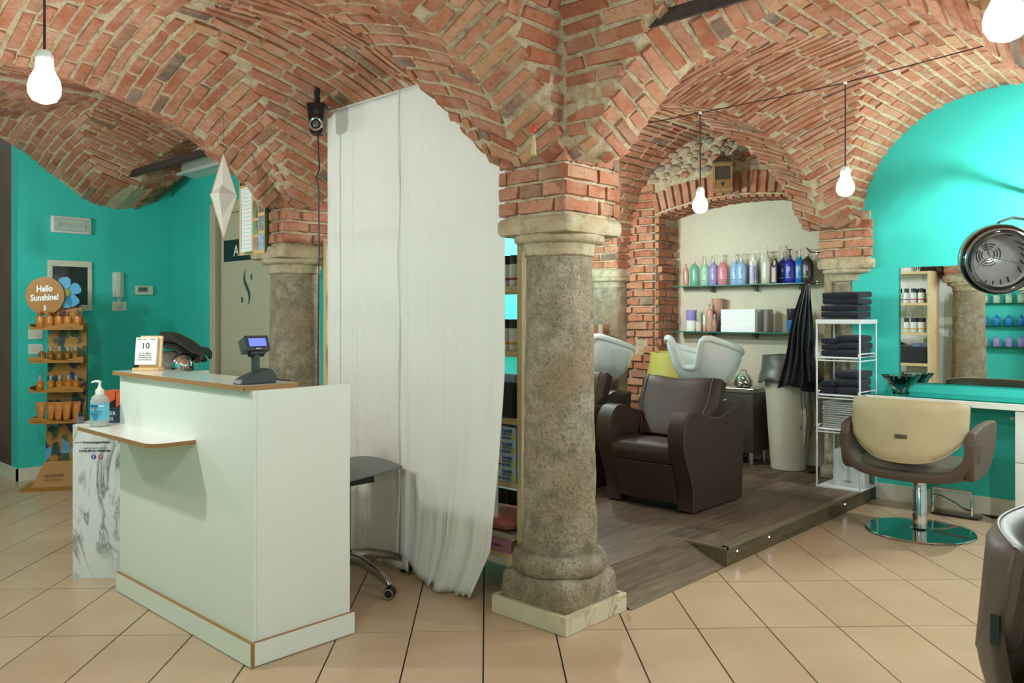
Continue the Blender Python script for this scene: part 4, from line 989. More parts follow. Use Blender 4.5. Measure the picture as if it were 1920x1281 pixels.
for z, st_, nm in ((1.461, RS, 'red-striped'), (1.151, YS, 'yellow-striped')):
    base = jar_bottle(st_, 'black-capped %s bottle on the pine shelf, %s' % (nm, ok_[0]), (2.88, 2.685, z), 'bottles on the pine shelf')
    for k in (1, 2): dup(base, (2.88+.003*k, 2.685+.064*k, z), None, 'black-capped %s bottle on the pine shelf, %s' % (nm, ok_[k]))
    b2 = dup(base, (3.095, 2.71, z), None, 'black-capped %s bottle at the back of pine shelf, seen in mirror' % nm)
    for k in range(1, 11):
        if z < 1.3 and k in (3, 7, 8): continue
        dup(b2, (3.095+.01*sin(k), 2.71+.07*k, z), None, 'black-capped %s bottle at shelf back, %s from the column in mirror' % (nm, NTH[k]))
bx_ = mat('black_box', srgb(30, 32, 36), .45, var=.1, vs=30)
M_ = T('black_carton', 'large black printed carton on the pine shelf', 'box', (2.93, 2.83, .826)); M().box(-.07, .1, -.15, .18, 0, .17).obj('carton', bx_, M_, False, **L0)
for k in range(9): text('print', 'colour set professional', .009, INKG, M_, (-.0705, .1, .14-.012*k), (0, -1, 0), (0, 0, 1), w=False)
M_ = T('blue_box', 'small pale blue box on the black carton', 'box', (2.90, 2.74, .997)); M().box(-.03, .05, -.06, .1, 0, .035).obj('carton', mat('pale_blue', srgb(140, 160, 196), .5), M_, False, **L0)
M_ = T('black_tray', 'glossy black plastic tray lying on the black carton', 'tray', (2.91, 2.93, .997)); q = M(); q.grid(lambda u, v: (lerp(-.06, .1, u), lerp(-.07, .15, v), .004+.09*v*.6+.03*sin(u*6)*v), 12, 12); q.obj('sheet', mat('gloss_black', srgb(16, 18, 20), .12), M_, solid=.004, **L0)
M_ = T('white_folder', 'white folder on top of black tray under the shelf board', 'folder', (2.93, 3.12, .997)); M().box(-.07, .12, -.03, .28, 0, .09).obj('cover', PAPER, M_, False, **L0)
GB = mat('glove_box_white', srgb(214, 222, 228), .45); GBB = mat('glove_blue', srgb(60, 130, 190), .45); GBD = mat('glove_navy', srgb(40, 74, 110), .45); YEL = mat('glove_yellow', srgb(228, 206, 60), .5)
for k, wd in enumerate(('bottom box of the stack', 'second box from the bottom', 'third box from the bottom', 'top box of the stack')):
    g = T('glove_box', 'white and blue nitrile glove box on pine shelf, %s' % wd, 'box', (2.91, 2.77, .521+.0655*k), 0, 'stack of glove boxes')
    M().box(-.06, .06, -.125, .12, 0, .065).obj('carton', GB, g, False, **L0); M().box(-.0605, .0605, -.1255, -.118, .0, .0652).obj('blue_edge', GBB, g, False, **L0)
    text('print', 'bosafe', .026, GBB, g, (-.0608, -.03, .04), (0, -1, 0), (0, 0, 1), bold=.0008, w=False); text('print', 'NITRILE', .018, GBD, g, (-.0608, -.03, .024), (0, -1, 0), (0, 0, 1), w=False)
    text('print', 'SETINO', .017, GBB, g, (-.0608, -.03, .006), (0, -1, 0), (0, 0, 1), bold=.001, w=False); M().box(-.061, -.0605, -.112, -.09, .008, .03).obj('yellow_mark', YEL, g, False, **L0); M().box(-.061, -.0605, -.02, .0, .008, .018).obj('navy_mark', GBD, g, False, **L0)
gt = T('glove_tray', 'dark navy tray on top of the stacked glove boxes', 'tray', (2.91, 2.77, .7835)); M().box(-.06, .06, -.12, .12, 0, .011).obj('body', GBD, gt, False, **L0)
M_ = T('black_crate', 'black ribbed storage crate on the lowest pine shelf', 'crate', (3.108, 2.90, .191)); M().box(-.03, .03, -.2, .5, 0, .225).obj('body', BLACK, M_, False, **L0)
for k in range(9): M().box(-.036, -.03, -.19+k*.05, -.18+k*.05, .01, .22).obj('rib', INKB, M_, False, **L0)
PINKC = mat('coral_fabric', srgb(206, 112, 102), .85, var=.08, vs=30, sheen=.3)
def lens(hx, hy, h, n=14):
    q = M()
    for s_ in (1, -1):
        q.grid(lambda u, v, s_=s_: (lerp(-hx, hx, u), lerp(-hy, hy, v), h*(.5+s_*.5*((1-abs(2*u-1)**3.2)*(1-abs(2*v-1)**3.2))**.45+.012*noise.noise(Vector((u*4, v*4, s_))))), n, n)
    return q
bd = T('pink_binder', 'pink ring binder lying on the low bench', 'binder', (2.93, 2.782, .191)); PINKB = mat('pink_card', srgb(196, 130, 156), .5)
q = M(); q.box(-.12, .13, -.14, .22, 0, .004); q.box(-.12, .13, -.14, .22, .054, .058); q.box(-.125, -.12, -.14, .22, 0, .058); q.obj('cover', PINKB, bd, False, **L0); M().box(-.115, .1, -.132, .21, .008, .048).obj('pages', mat('page_mix', srgb(170, 160, 130), .7, var=.3, vs=120), bd, False, **L0)
text('print', 'AGENDA', .016, INKB, bd, (-.1255, -.02, .022), (0, -1, 0), (0, 0, 1), w=False); text('print', '2021', .016, INKB, bd, (-.1255, .1, .022), (0, -1, 0), (0, 0, 1), w=False)
b2 = T('cream_binder', 'thin cream folder between binder and cushion on bench', 'binder', (2.93, 2.782, .2495)); M().box(-.11, .12, -.14, .2, 0, .028).obj('cover', mat('cream_card', srgb(206, 190, 168), .6), b2, False, **L0)
cu = T('pink_cushion', 'coral pink cushion with piping on the low bench', 'cushion', (2.93, 2.812, .278)); lens(.135, .17, .085).obj('cover', PINKC, cu, ang=180, **L0)
M().tube([(x, y, .043+.008*sin(x*40)) for x, y in rrect(-.135, .135, -.17, .17, .03, 5)], .004, 6, True).obj('piping', PINKC, cu, **L0)
HAIR = mat('brown_hair', srgb(76, 48, 30), .5, var=.4, vs=60)
wg = T('wig', 'brown hair wig hanging over the pine shelf end', 'wig', (2.92, 2.70, 1.79)); q = M(); rr = random.Random(5)
for k in range(220):
    a = rr.uniform(0, 6.28); r0 = rr.uniform(.0, .05); p0 = Vector((-.02+r0*cos(a), r0*sin(a), rr.uniform(.05, .12))); d = Vector((rr.uniform(-.09, .05), rr.uniform(-.16, .1), 0))
    q.tube([p0, p0+d*.6+Vector((0, 0, .01)), p0+d*.95+Vector((-.03 if d.x < -.03 else 0, -.01, -.07)), p0+d+Vector((-.035 if d.x < -.03 else 0, -.02, rr.uniform(-.2, -.12) if (p0+d).x < -.08 or (p0+d).y < -.1 else -.08))], [.004, .004, .003, .0012], 4)
q.obj('hair', HAIR, wg, **L0)
mh = T('plaster_bust', 'white plaster bust standing on the pine shelf top', 'bust', (2.90, 2.87, 1.79)); PLW = mat('white_plaster', srgb(216, 214, 206), .6)
q = M(); q.lathe([(.07, 0), (.066, .01), (.05, .03), (.045, .06), (.055, .085), (.075, .12), (.085, .17), (.08, .22), (.05, .255), (.01, .265)], n=22, sy=.85); q.obj('head', PLW, mh, **L0); M().tube([(-.075, 0, .17), (-.098, 0, .14), (-.085, 0, .13)], [.008, .013, .008], 8).obj('nose', PLW, mh, **L0)
for s_ in (-1, 1): M().sphere((0, s_*.07, .155), .018, 8, 6, 1.4, .6, .5).obj('ear', PLW, mh, **L0)
# wall shelves with boxed products on the teal wall behind
PKB = mat('salmon_carton', srgb(206, 160, 140), .5); CPB = mat('copper_carton', srgb(170, 110, 76), .5)
for x, z, wd in ((4.72, 1.62, 'upper'), (4.72, 1.18, 'middle'), (3.56, 1.52, 'left upper'), (3.56, 1.0, 'left lower')):
    gs = T('glass_shelf', 'small %s glass shelf on the teal wall seen past the pine shelf' % wd, 'shelf', (x, 4.62, z)); M().box(-.38, .38, -.14, -.001, 0, .008).obj('pane', GLASSG, gs, False, **L0)
    for s_ in (-.28, .28): M().box(s_-.01, s_+.01, -.08, -.001, -.02, 0).obj('bracket', STEEL, gs, False, **L0)
    n0 = None
    for k in range(8):
        hh = R.choice((1, 2)); cm = PKB if (k+int(z*10)) % 3 else CPB
        if n0 is None:
            n0 = T('product_carton', 'first salmon product carton from left on the %s glass shelf of teal wall' % wd, 'box', (x-.33+k*.085, 4.55, z+.0085), 0, 'cartons on the teal wall shelves'); M().box(-.035, .035, -.05, .05, 0, .09).obj('carton', cm, n0, False, **L0); M().box(-.02, .02, -.051, -.05, .03, .07).obj('label', LAB, n0, False, **L0)
        else: dup(n0, (x-.33+k*.085, 4.55, z+.0085), None, '%s salmon product carton from left on the %s glass shelf of teal wall' % (NTH[k], wd))
# ---------------------------------------------------------------- wash chairs with basins
LEA = mat('brown_leather', srgb(64, 48, 39), .52, var=.14, vs=7, bump=.12, bs=260, spec=.32)
SEAM = mat('leather_seam', srgb(92, 74, 60), .6)
CER = mat('white_ceramic', srgb(214, 222, 220), .07, coat=.6)
def sp_(pts, n=60): return smooth_tab(pts, n)
def wash_chair(loc, label):
    t = T('wash_chair', label, 'wash chair', loc, 0, 'backwash units')
    # side profile of an arm (x back, z up), origin at chair centre front 4.66
    prof = sp_([(-.29, .012), (-.285, .12), (-.33, .26), (-.385, .38), (-.40, .47), (-.385, .56), (-.33, .625), (-.24, .632), (-.14, .60), (-.02, .575), (.1, .585), (.24, .63), (.345, .655), (.375, .645)], 90)
    prof += [(.372, .60), (.36, .4), (.345, .2), (.33, .012)]
    for s_ in (-1, 1):
        ya, yb = (.215, .325) if s_ > 0 else (-.325, -.215)
        a = M().prism(prof, ya, yb, lambda u, v, y: (u, y, v)).obj('arm', LEA, t, ang=30, bevel=.012, bseg=3, **L0)
        for y in (ya+.004 if s_ > 0 else ya-.001, yb+.001 if s_ > 0 else yb-.004):
            M().tube([(u*.985, y, v*.985) for u, v in prof[:-4:3]], .0028, 5).obj('seam', SEAM, a, **L0)
    st_ = M().prism(sp_([(-.36, .305), (-.385, .34), (-.39, .38), (-.37, .42), (-.3, .435), (-.1, .425), (.12, .40), (.14, .36), (.14, .305)], 40), -.213, .213, lambda u, v, y: (u, y, v)).obj('seat', LEA, t, ang=40, bevel=.012, bseg=3, **L0)
    M().prism([(-.355, .30), (-.30, .05), (-.1, .05), (-.1, .3)], -.212, .212, lambda u, v, y: (u, y, v)).obj('front_panel', LEA, t, False, bevel=.006, **L0)
    M().box(-.24, .3, -.2, .2, .002, .05).obj('base', BLACK, t, False, **L0)
    bk = M()
    def bf(u, v, off):
        y = lerp(-.262, .262, u)*(.84+.3*min(1, v/.55)); k = v
        x = lerp(-.03, .155, k**1.15)+.02*sin(pi*k); z = lerp(.40, .79, k)
        e = (1-abs(2*u-1)**6); n_ = Vector((-.9, 0, .45))
        hollow = -.018*math.exp(-((u-.5)/.24)**2)*math.exp(-((k-1)/.25)**2)
        return Vector((x, y, z+hollow))+n_*(off*(.5+.5*e*min(1, (1-k)*8+.3)))
    nu, nv = 24, 16; rings = []
    fr_ = [[bf(i/nu, j/nv, .085) for j in range(nv+1)] for i in range(nu+1)]; re_ = [[bf(i/nu, j/nv, -.07) for j in range(nv+1)] for i in range(nu+1)]
    for i in range(nu+1): rings.append(fr_[i]+re_[i][::-1])
    bk.ring_loft(rings); b_ = bk.obj('backrest', LEA, t, ang=50, bevel=.01, **L0)
    for i in (2, nu-2): M().tube([p+Vector((-.9, 0, .45))*.003 for p in fr_[i]], .003, 5).obj('seam', SEAM, b_, **L0)
    # ceramic bowl: rim with a neck notch between two horns, falling to a spout-like back
    bs = M(); nt = 64; rings = []
    def rim(a):                                     # a=0 is the front (towards -x)
        ca, sa = cos(a), sin(a)
        rx = .21 if ca > 0 else .315; x = -rx*ca; y = .232*(abs(sa)**.8)*(1 if sa > 0 else -1)
        ta = abs(a); ss_ = min(1, max(0, (ta-.10)/.42)); ss_ = ss_*ss_*(3-2*ss_); notch = 1-ss_; horn = ss_*math.exp(-(max(0, ta-.62)/.55)**2)
        z = -.10+.20*ss_-.15*max(0, (ta-.75)/(pi-.75))**.9
        x += -.03*horn+.045*notch; return Vector((x, y*(1-.06*notch), z))
    cx_, cz_ = .39, .965
    R0 = [rim(-pi+2*pi*(i+.5)/nt) for i in range(nt)]
    cen = Vector((.03, 0, -.26))
    for s_, dz in ((1, 0), (.99, -.03), (.95, -.075), (.84, -.14), (.66, -.205), (.42, -.25), (.16, -.262), (.02, -.262)):
        ring = []
        for p in R0:
            k = max(0, min(1, -dz/.262)); z = lerp(p.z, -.262, k)
            ring.append(Vector((cen.x*k*.6+p.x*s_+cx_, p.y*s_, z+cz_)))
        rings.append(ring)
    bs.ring_loft(rings, False, True); bo = bs.obj('basin', CER, t, ang=180, solid=.016, sub=1, **L0)
    M().tube([(p.x+cx_, p.y, p.z+cz_-.004) for p in R0], .024, 10, True).obj('basin_rim', CER, bo, ang=180, **L0)
    PL = mat('bracket_plastic', srgb(210, 216, 210), .35)
    q = M(); q.box(.30, .40, -.1, .1, .56, .72); q.obj('basin_bracket', PL, t, False, bevel=.015, **L0)
    q = M(); q.prism([(.31, .60), (.42, .645), (.5, .63), (.515, .52), (.495, .52), (.485, .605), (.41, .62), (.31, .575)], -.19, -.1, lambda u, v, y: (u, y, v)); q.obj('side_bracket', PL, t, False, bevel=.006, **L0)
    M().box(.40, .56, -.16, .16, .002, .60).obj('pedestal', PL, t, False, bevel=.02, **L0)
    return t
wc1 = wash_chair((4.655, 2.915, .1055), 'brown leather wash chair with white ceramic basin, nearest the platform step')
dup(wc1, (4.655, 3.83, .1055), None, 'brown leather wash chair half hidden behind the front stone column')
# ---------------------------------------------------------------- glass shelves and bottles in the niche
sizes = ((1.578, 'upper'), (1.176, 'lower'))
for z, nm in sizes:
    gs = T('glass_shelf', '%s green-edged glass shelf in the cream niche' % nm, 'shelf', (6.42, 3.33, z))
    M().box(6.30, 6.498, 2.70, 3.96, z, z+.009).obj('pane', GLASSG, gs, False)
    e_ = M(); e_.box(6.2985, 6.30, 2.70, 3.96, z, z+.009); e_.obj('front_edge', mat('glass_edge', srgb(30, 110, 92), .15), gs, False)
    for y in (3.64, 3.23, 2.83):
        q = M(); q.prism([(6.499, z-.001), (6.42, z-.001), (6.425, z-.02), (6.45, z-.045), (6.499, z-.05)], y-.013, y+.013, lambda u, v, w_: (u, w_, v)); q.obj('bracket', mat('bracket_grey', srgb(120, 124, 120), .4, .3), gs, False, bevel=.003)
PCL = mat('pump_clear', srgb(214, 208, 196), .3)
def shampoo(lb, y, m_, r=.046, hb=.19, x=6.37, pump=True, tall=.265, pm=None, mark=None, group='bottles on the upper glass shelf', z=1.588, neck=1.):
    t = T('pump_bottle' if pump else 'squeeze_bottle', lb, 'bottle', (x, y, z), 0, group)
    M().lathe([(r*.82, 0), (r*.9, .004), (r*.96, hb*.25), (r, hb*.5), (r*.97, hb*.72), (r*.84, hb*.88), (r*.5, hb*.98), (r*.28, hb*1.02), (r*.28, hb*1.09)], n=24, sx=.62).obj('body', m_, t, **L0)
    if pump:
        q = M(); h0 = hb*1.09; q.lathe([(.013, h0), (.013, h0+.012), (.0055, h0+.016), (.0055, tall-.008), (.008, tall-.006), (.008, tall)], n=12)
        q.tube([(0, .018, tall-.003), (0, 0, tall-.002), (0, -.022, tall-.005)], [.004, .005, .0032], 6); q.obj('pump', pm or PCL, t, **L0)
    else: M().lathe([(r*.3, hb*1.09), (r*.3, hb*1.2)], n=12).obj('cap', m_, t, **L0)
    if mark:
        text('mark', 'S', .045, mark, t, (-r*.625, -.0, hb*.5), (0, -1, 0), (0, 0, 1), w=False); text('print', 'shampoo', .011, mark, t, (-r*.625, .02, hb*.22), (0, -1, 0), (0, 0, 1), w=False)
    return t
def pl_(n, *c, **k): return MC['bottle_'+n] if not c else mat('bottle_'+n, srgb(*c), .3, **k)
WM = mat('mark_white', srgb(220, 220, 226), .5)
DG = mat('mark_green', srgb(20, 50, 40), .5); DB = mat('mark_blue', srgb(40, 90, 170), .5); DP = mat('mark_pink', srgb(180, 60, 110), .5)
shampoo('slim rose-beige bottle without pump, leftmost on upper niche shelf', 3.85, pl_('rosebeige', 188, 140, 120), .03, .165, pump=False)
shampoo('sea green pump bottle on upper niche shelf', 3.765, pl_('seagreen', 104, 164, 140), mark=None)
shampoo('pale mint green pump bottle on upper niche shelf', 3.675, pl_('mint', 160, 200, 172), x=6.40, mark=DG)
shampoo('lilac pump bottle on upper niche shelf', 3.575, pl_('lilac', 150, 140, 200), mark=DP)
shampoo('dusty pink pump bottle on upper niche shelf', 3.475, pl_('pink', 206, 126, 136), x=6.345, mark=DP)
shampoo('light blue pump bottle beside the dusty pink one', 3.378, pl_('lightblue', 146, 184, 222), x=6.385, mark=DB)
shampoo('light blue pump bottle standing forward, seventh from left', 3.30, pl_('lightblue', 146, 184, 222), x=6.35, mark=DB)
def cyl_bottle(lb, y, m_, band, r, hb, x, tall, z=1.588, pump=True):
    t = T('pump_bottle' if pump else 'squeeze_bottle', lb, 'bottle', (x, y, z), 0, 'bottles on the upper glass shelf')
    M().lathe([(r, 0), (r, hb*.97), (r*.8, hb)], n=22, sx=.8).obj('body', m_, t, **L0); M().lathe([(r*1.02, hb*.2), (r*1.02, hb*.82)], n=22, sx=.8, cap0=False, cap1=False).obj('label', band, t, **L0)
    q = M(); q.lathe([(r*.5, hb), (r*.55, hb+.03), (r*.2, hb+.045), (.006, tall-.008), (.008, tall)], n=12); 
    if pump: q.tube([(0, .008, tall-.003), (0, -.05, tall-.004)], .005, 6)
    q.obj('pump', PUMPW, t, **L0); return t
cyl_bottle('white bottle with lilac label and long pump spout', 3.215, PUMPW, pl_('lilacpale', 188, 184, 220), .037, .2, 6.40, .275)
cyl_bottle('short lilac spray can in front of the white pump bottle', 3.192, pl_('lilacpale', 188, 184, 220), pl_('lilacpale2', 170, 176, 216), .023, .15, 6.33, .175, pump=False)
cyl_bottle('cream pump bottle behind the tall pearl bottle', 3.14, pl_('creamb', 214, 204, 190), pl_('creamb2', 206, 190, 176), .03, .2, 6.42, .275)
shampoo('tall pearl white bottle with red print on upper niche shelf', 3.078, pl_('pearl', 200, 202, 184), .045, .235, x=6.35, tall=.31, mark=None)
shampoo('dark bottle-green pump bottle behind the tall pearl bottle', 3.03, pl_('darkgreen', 20, 52, 44), .04, .19, x=6.42, tall=.27)
t = T('black_box_bottle', 'square black bottle with pink label on upper niche shelf', 'bottle', (6.34, 3.0, 1.588), 0, 'bottles on the upper glass shelf'); M().box(-.02, .02, -.028, .028, 0, .15).obj('body', INKB, t, False, bevel=.003, **L0); M().box(-.0206, -.02, -.016, .016, .01, .13).obj('label', mat('label_pink', srgb(206, 176, 168), .5), t, False, **L0); M().lathe([(.012, .15), (.012, .17), (.006, .19)], n=10).obj('cap', PCL, t, **L0)
shampoo('navy blue pump bottle on upper niche shelf', 2.96, pl_('navy', 24, 40, 110), .044, .19, x=6.40, mark=WM)
shampoo('violet blue pump bottle with dark pump on upper niche shelf', 2.885, pl_('violetblue', 40, 40, 150), .05, .195, tall=.275, mark=WM, pm=mat('pump_navy', srgb(24, 34, 70), .4))
shampoo('bright cobalt cyan pump bottle on upper niche shelf', 2.81, pl_('cyan', 10, 120, 190), .05, .195, x=6.39, tall=.275, mark=WM)
shampoo('black pump bottle, rightmost on upper niche shelf', 2.735, pl_('black', 44, 44, 46), .05, .195, x=6.36, tall=.275, mark=WM)
G2 = 'products on the lower glass shelf'; ZL = 1.1858
def pot(lb, y, z, r, h, m_, x=6.38, lid=None, taper=.85):
    t = T('product_pot', lb, 'jar', (x, y, z), 0, G2); M().lathe([(r*taper, 0), (r*(taper+.03), .003), (r, h*.8), (r, h*.86)], n=22).obj('body', m_, t, **L0); M().lathe([(r*1.01, h*.84), (r*1.01, h), (r*.95, h*1.01)], n=22).obj('lid', lid or m_, t, **L0); return t
pot('white tub with lettering under the lilac tub', 3.80, ZL, .046, .094, PUMPW, taper=.92); pot('lilac tub stacked on the white tub', 3.80, ZL+.0955, .047, .092, pl_('lilac'))
pot('cream jar under the pale green jar', 3.72, ZL, .033, .082, pl_('creamb')); pot('pale green jar stacked on the cream jar', 3.715, ZL+.084, .03, .075, pl_('sage', 176, 184, 160))
t = T('cream_tube', 'rose-beige tube with white label on lower niche shelf', 'tube', (6.36, 3.652, ZL), 0, G2); q = M(); q.ring_loft([[((.018*(1-u)+.001)*sin(a*pi/8), (.02+.006*u)*cos(a*pi/8), .015+.165*u) for a in range(16)] for u in (0, .5, 1)]); q.obj('body', pl_('rosebeige'), t, **L0); M().lathe([(.017, 0), (.017, .016)], n=14).obj('cap', pl_('rosebeige'), t, **L0); M().box(-.0145, -.0135, -.014, .014, .06, .14).obj('label', LAB, t, False, **L0)
shampoo('large rose-beige bottle in front of the stacked tubs', 3.595, pl_('rosebeige'), .033, .2, x=6.34, pump=False, group=G2, z=ZL)
t = T('spray_bottle', 'small rose spray bottle on lower niche shelf', 'bottle', (6.34, 3.548, ZL), 0, G2); M().lathe([(.022, 0), (.024, .05), (.022, .095), (.01, .115)], n=16).obj('body', mat('rose_clear', srgb(190, 146, 136), .15, trans=.3), t, **L0); M().lathe([(.009, .115), (.009, .145), (.005, .155)], n=12).obj('nozzle', CLR, t, **L0)
pot('lower wide rose tub behind the rose bottles', 3.57, ZL, .05, .14, pl_('rosedark', 160, 116, 104), x=6.43); pot('rose tub stacked highest on lower niche shelf', 3.57, ZL+.142, .052, .145, pl_('rosebeige'), x=6.43, taper=.8)
pot('narrow dark blue jar beside the paper towels', 3.495, ZL, .016, .1, pl_('navy'), x=6.39)
pt_ = T('paper_towels', 'thick block of folded white paper towels on lower niche shelf', 'paper towels', (6.40, 3.315, ZL), 0)
for k in range(10): M().box(-.09+R.uniform(-.002, .002), .08, -.155, .155+R.uniform(-.002, .002), k*.0192, k*.0192+.0186).obj('towel_sheet', PAPER, pt_, False, **L0)
pb = T('plastic_holder', 'clear plastic towel holder at the right of paper towels', 'holder', (6.40, 3.115, ZL), 0); q = M(); q.box(-.085, .075, -.036, -.034, 0, .19); q.box(-.085, .075, .034, .036, 0, .19); q.box(-.085, .075, -.034, .034, 0, .003); q.obj('body', mat('milky_acrylic', srgb(186, 190, 180), .25, trans=.15), pb, False, **L0)
pot('bright blue tub under the black tub', 2.865, ZL, .046, .098, pl_('cyan'), taper=.8); pot('black tub stacked on the blue tub', 2.865, ZL+.1, .046, .095, pl_('black'), taper=.85)
t = T('dye_bottle', 'slim applicator bottle beside the black tub', 'bottle', (6.38, 2.79, ZL), 0, G2); M().lathe([(.018, 0), (.018, .15), (.008, .165), (.006, .19), (.002, .225)], n=14).obj('body', CLR, t, **L0); M().lathe([(.0184, .08), (.0184, .14)], n=14, cap0=False, cap1=False).obj('label', mat('label_pink'), t, **L0)
# ---------------------------------------------------------------- other wash-area things
dkt = T('rubber_duck', 'small orange and yellow rubber duck in the brick wall recess', 'toy', (6.40, 4.075, 1.030)); q = M(); q.sphere((0, 0, .03), .034, 12, 8, .8); q.obj('body', mat('duck_orange', srgb(226, 120, 30), .4), dkt, **L0); M().sphere((0, 0, .075), .024, 12, 8).obj('head', mat('duck_yellow', srgb(236, 190, 40), .4), dkt, **L0); M().cyl((-.02, -.012, .072), (-.038, -.02, .07), .008, .003, 8).obj('beak', RED, dkt, **L0)
cb = T('cardboard_box', 'brown cardboard box with white tape standing by the far pilaster', 'box', (5.72, 4.42, .1055)); KRAFT = mat('kraft_card', srgb(166, 120, 84), .75, var=.08, vs=9)
M().box(-.2, .13, -.12, .17, 0, .60).obj('lower_carton', KRAFT, cb, False, **L0); M().box(-.2, .12, -.12, .15, .602, 1.14).obj('carton', KRAFT, cb, False, **L0); M().box(-.04, .012, -.1215, -.12, .602, 1.142).obj('tape', mat('tape_white', srgb(206, 204, 198), .4), cb, False, **L0)
q = M(); q.tube([(.035, -.1215, 1.0), (.035, -.1215, 1.1), (.105, -.1215, 1.1), (.105, -.1215, 1.0)], .002, 4, True)
for x in (.055, .085): q.box(x-.004, x+.004, -.1216, -.1206, 1.02, 1.07); q.prism([(x-.012, 1.068), (x+.012, 1.068), (x, 1.09)], -.1216, -.1206, lambda u, v, y: (u, y, v))
q.obj('arrow_print', INKB, cb, False, **L0)
def waste_bin(nm, lb, loc, r0, r1, h, m_, bagm, bag0, flare, seed):
    t = T(nm, lb, 'bin', loc); M().lathe([(r0*.95, 0), (r0, .006), (lerp(r0, r1, .5), h*.5), (r1, h), (r1-.012, h), (lerp(r0, r1, .6)-.012, h*.6)], n=36, cap1=False).obj('body', m_, t, **L0)
    q = M(); rr = random.Random(seed); n_ = 40; rings = []
    for i in range(9):
        u = i/8; z = lerp(h+.012, bag0, u); ring = []
        for j in range(n_):
            a = 2*pi*j/n_; rad = r1+.006+flare*u**1.4*(.75+.5*noise.noise(Vector((cos(a)*1.5, sin(a)*1.5, seed))))+.008*noise.noise(Vector((cos(a)*4, sin(a)*4, u*3+seed)))
            ring.append((rad*cos(a), rad*sin(a), z+.04*u*noise.noise(Vector((cos(a)*2, sin(a)*2, seed+3)))+.012*(1-u)*noise.noise(Vector((cos(a)*3, sin(a)*3, seed+7)))))
        rings.append(ring)
    rings.insert(0, [(x*.9, y*.9, z-.02) for x, y, z in rings[0]])
    q.ring_loft(rings, False, False); q.obj('bag', bagm, t, ang=50, solid=.001, **L0); return t
waste_bin('waste_bin', 'tall tapered cream bin with grey liner bag in front of niche', (6.24, 2.84, .1055), .135, .19, .89, mat('bin_cream', srgb(196, 190, 172), .4), mat('grey_bag', srgb(84, 84, 80), .38, trans=.1), .70, .06, 3)
waste_bin('waste_bin', 'bin with yellow plastic liner bag beside the brick wall', (5.93, 3.72, .1055), .13, .17, .90, mat('bin_beige', srgb(160, 150, 130), .5), mat('yellow_bag', srgb(186, 176, 92), .32, trans=.1), .64, .05, 9)
cab = T('steel_cabinet', 'stainless steel cabinet on round legs beside the cream bin', 'cabinet', (6.30, 3.28, .1055))
M().box(-.145, .15, -.18, .26, .1, .585).obj('body', STEEL, cab, False, bevel=.003, **L0); M().box(-.155, .155, -.19, .27, .586, .622).obj('top', mat('steel_top', srgb(176, 170, 160), .2, .9), cab, False, bevel=.003, **L0)
for x, y in ((-.115, -.15), (.12, -.15), (-.115, .23), (.12, .23)): M().cyl((x, y, .001), (x, y, .1), .022, n=16).obj('leg', CHROME, cab, **L0)
gj = T('glass_jar', 'round glass jar with silver foil balls on the steel cabinet', 'jar', (6.27, 3.24, .7285)); M().lathe([(.05, 0), (.07, .008), (.08, .04), (.066, .085), (.03, .12), (.026, .14), (.032, .145)], n=24, cap1=False).obj('jar', GLASS, gj, **L0)
for x, y, z in ((.02, -.02, .035), (-.03, .01, .032), (.02, .03, .03), (.0, .0, .072)): M().sphere((x, y, z), .026, 12, 8).obj('foil_ball', mat('foil', (.8, .8, .8), .25, 1, bump=.5, bs=70), gj, **L0)
sv = T('side_trolley', 'narrow white trolley between the two wash chairs', 'trolley', (5.64, 3.42, .1055)); M().box(-.16, .16, -.07, .14, .48, .51).obj('top', PALE, sv, False, bevel=.006, **L0)
for x, y in ((-.14, -.05), (.14, -.05), (-.14, .12), (.14, .12)): M().cyl((x, y, .001), (x, y, .48), .01).obj('leg', PALE, sv, **L0)
sy = T('trigger_bottle', 'white trigger spray cleaner with magenta base on the trolley', 'spray bottle', (5.58, 3.48, .6158)); M().lathe([(.038, 0), (.042, .01), (.042, .09), (.022, .14), (.014, .165)], n=20, sx=.7).obj('body', PUMPW, sy, **L0); M().lathe([(.043, .002), (.043, .022)], n=20, sx=.7, cap0=False, cap1=False).obj('base_band', mat('magenta', srgb(190, 30, 120), .4), sy, **L0)
q = M(); q.box(-.014, .014, -.02, .032, .17, .205); q.prism([(-.02, .2), (-.012, .2), (.0, .165), (-.004, .165)], -.005, .005, lambda u, v, x: (x, -.0+u*1.6-.005, v)); q.cyl((0, .03, .19), (0, .045, .19), .008); q.obj('trigger', PUMPW, sy, False, bevel=.004, **L0)
M().box(-.03, -.0295, -.016, .016, .10, .12).obj('label', mat('magenta'), sy, False, **L0)
db = T('dark_bottle', 'black bottle with blue cap beside the spray cleaner', 'bottle', (5.60, 3.39, .6158)); M().lathe([(.03, 0), (.032, .09), (.02, .1)], n=18).obj('body', BLACK, db, **L0); M().lathe([(.024, .1), (.024, .118)], n=16).obj('cap', GBB, db, **L0)
pbm = T('purple_bottle', 'purple capped bottle peeking above the wash chair backrest', 'bottle', (5.62, 3.52, .6158)); 
pbm.location = (5.70, 3.40, .6158); M().lathe([(.03, 0), (.03, .22), (.02, .24)], n=18).obj('body', PUMPW, pbm, **L0); M().lathe([(.026, .24), (.026, .275)], n=16).obj('cap', mat('purple', srgb(70, 40, 130), .4), pbm, **L0)
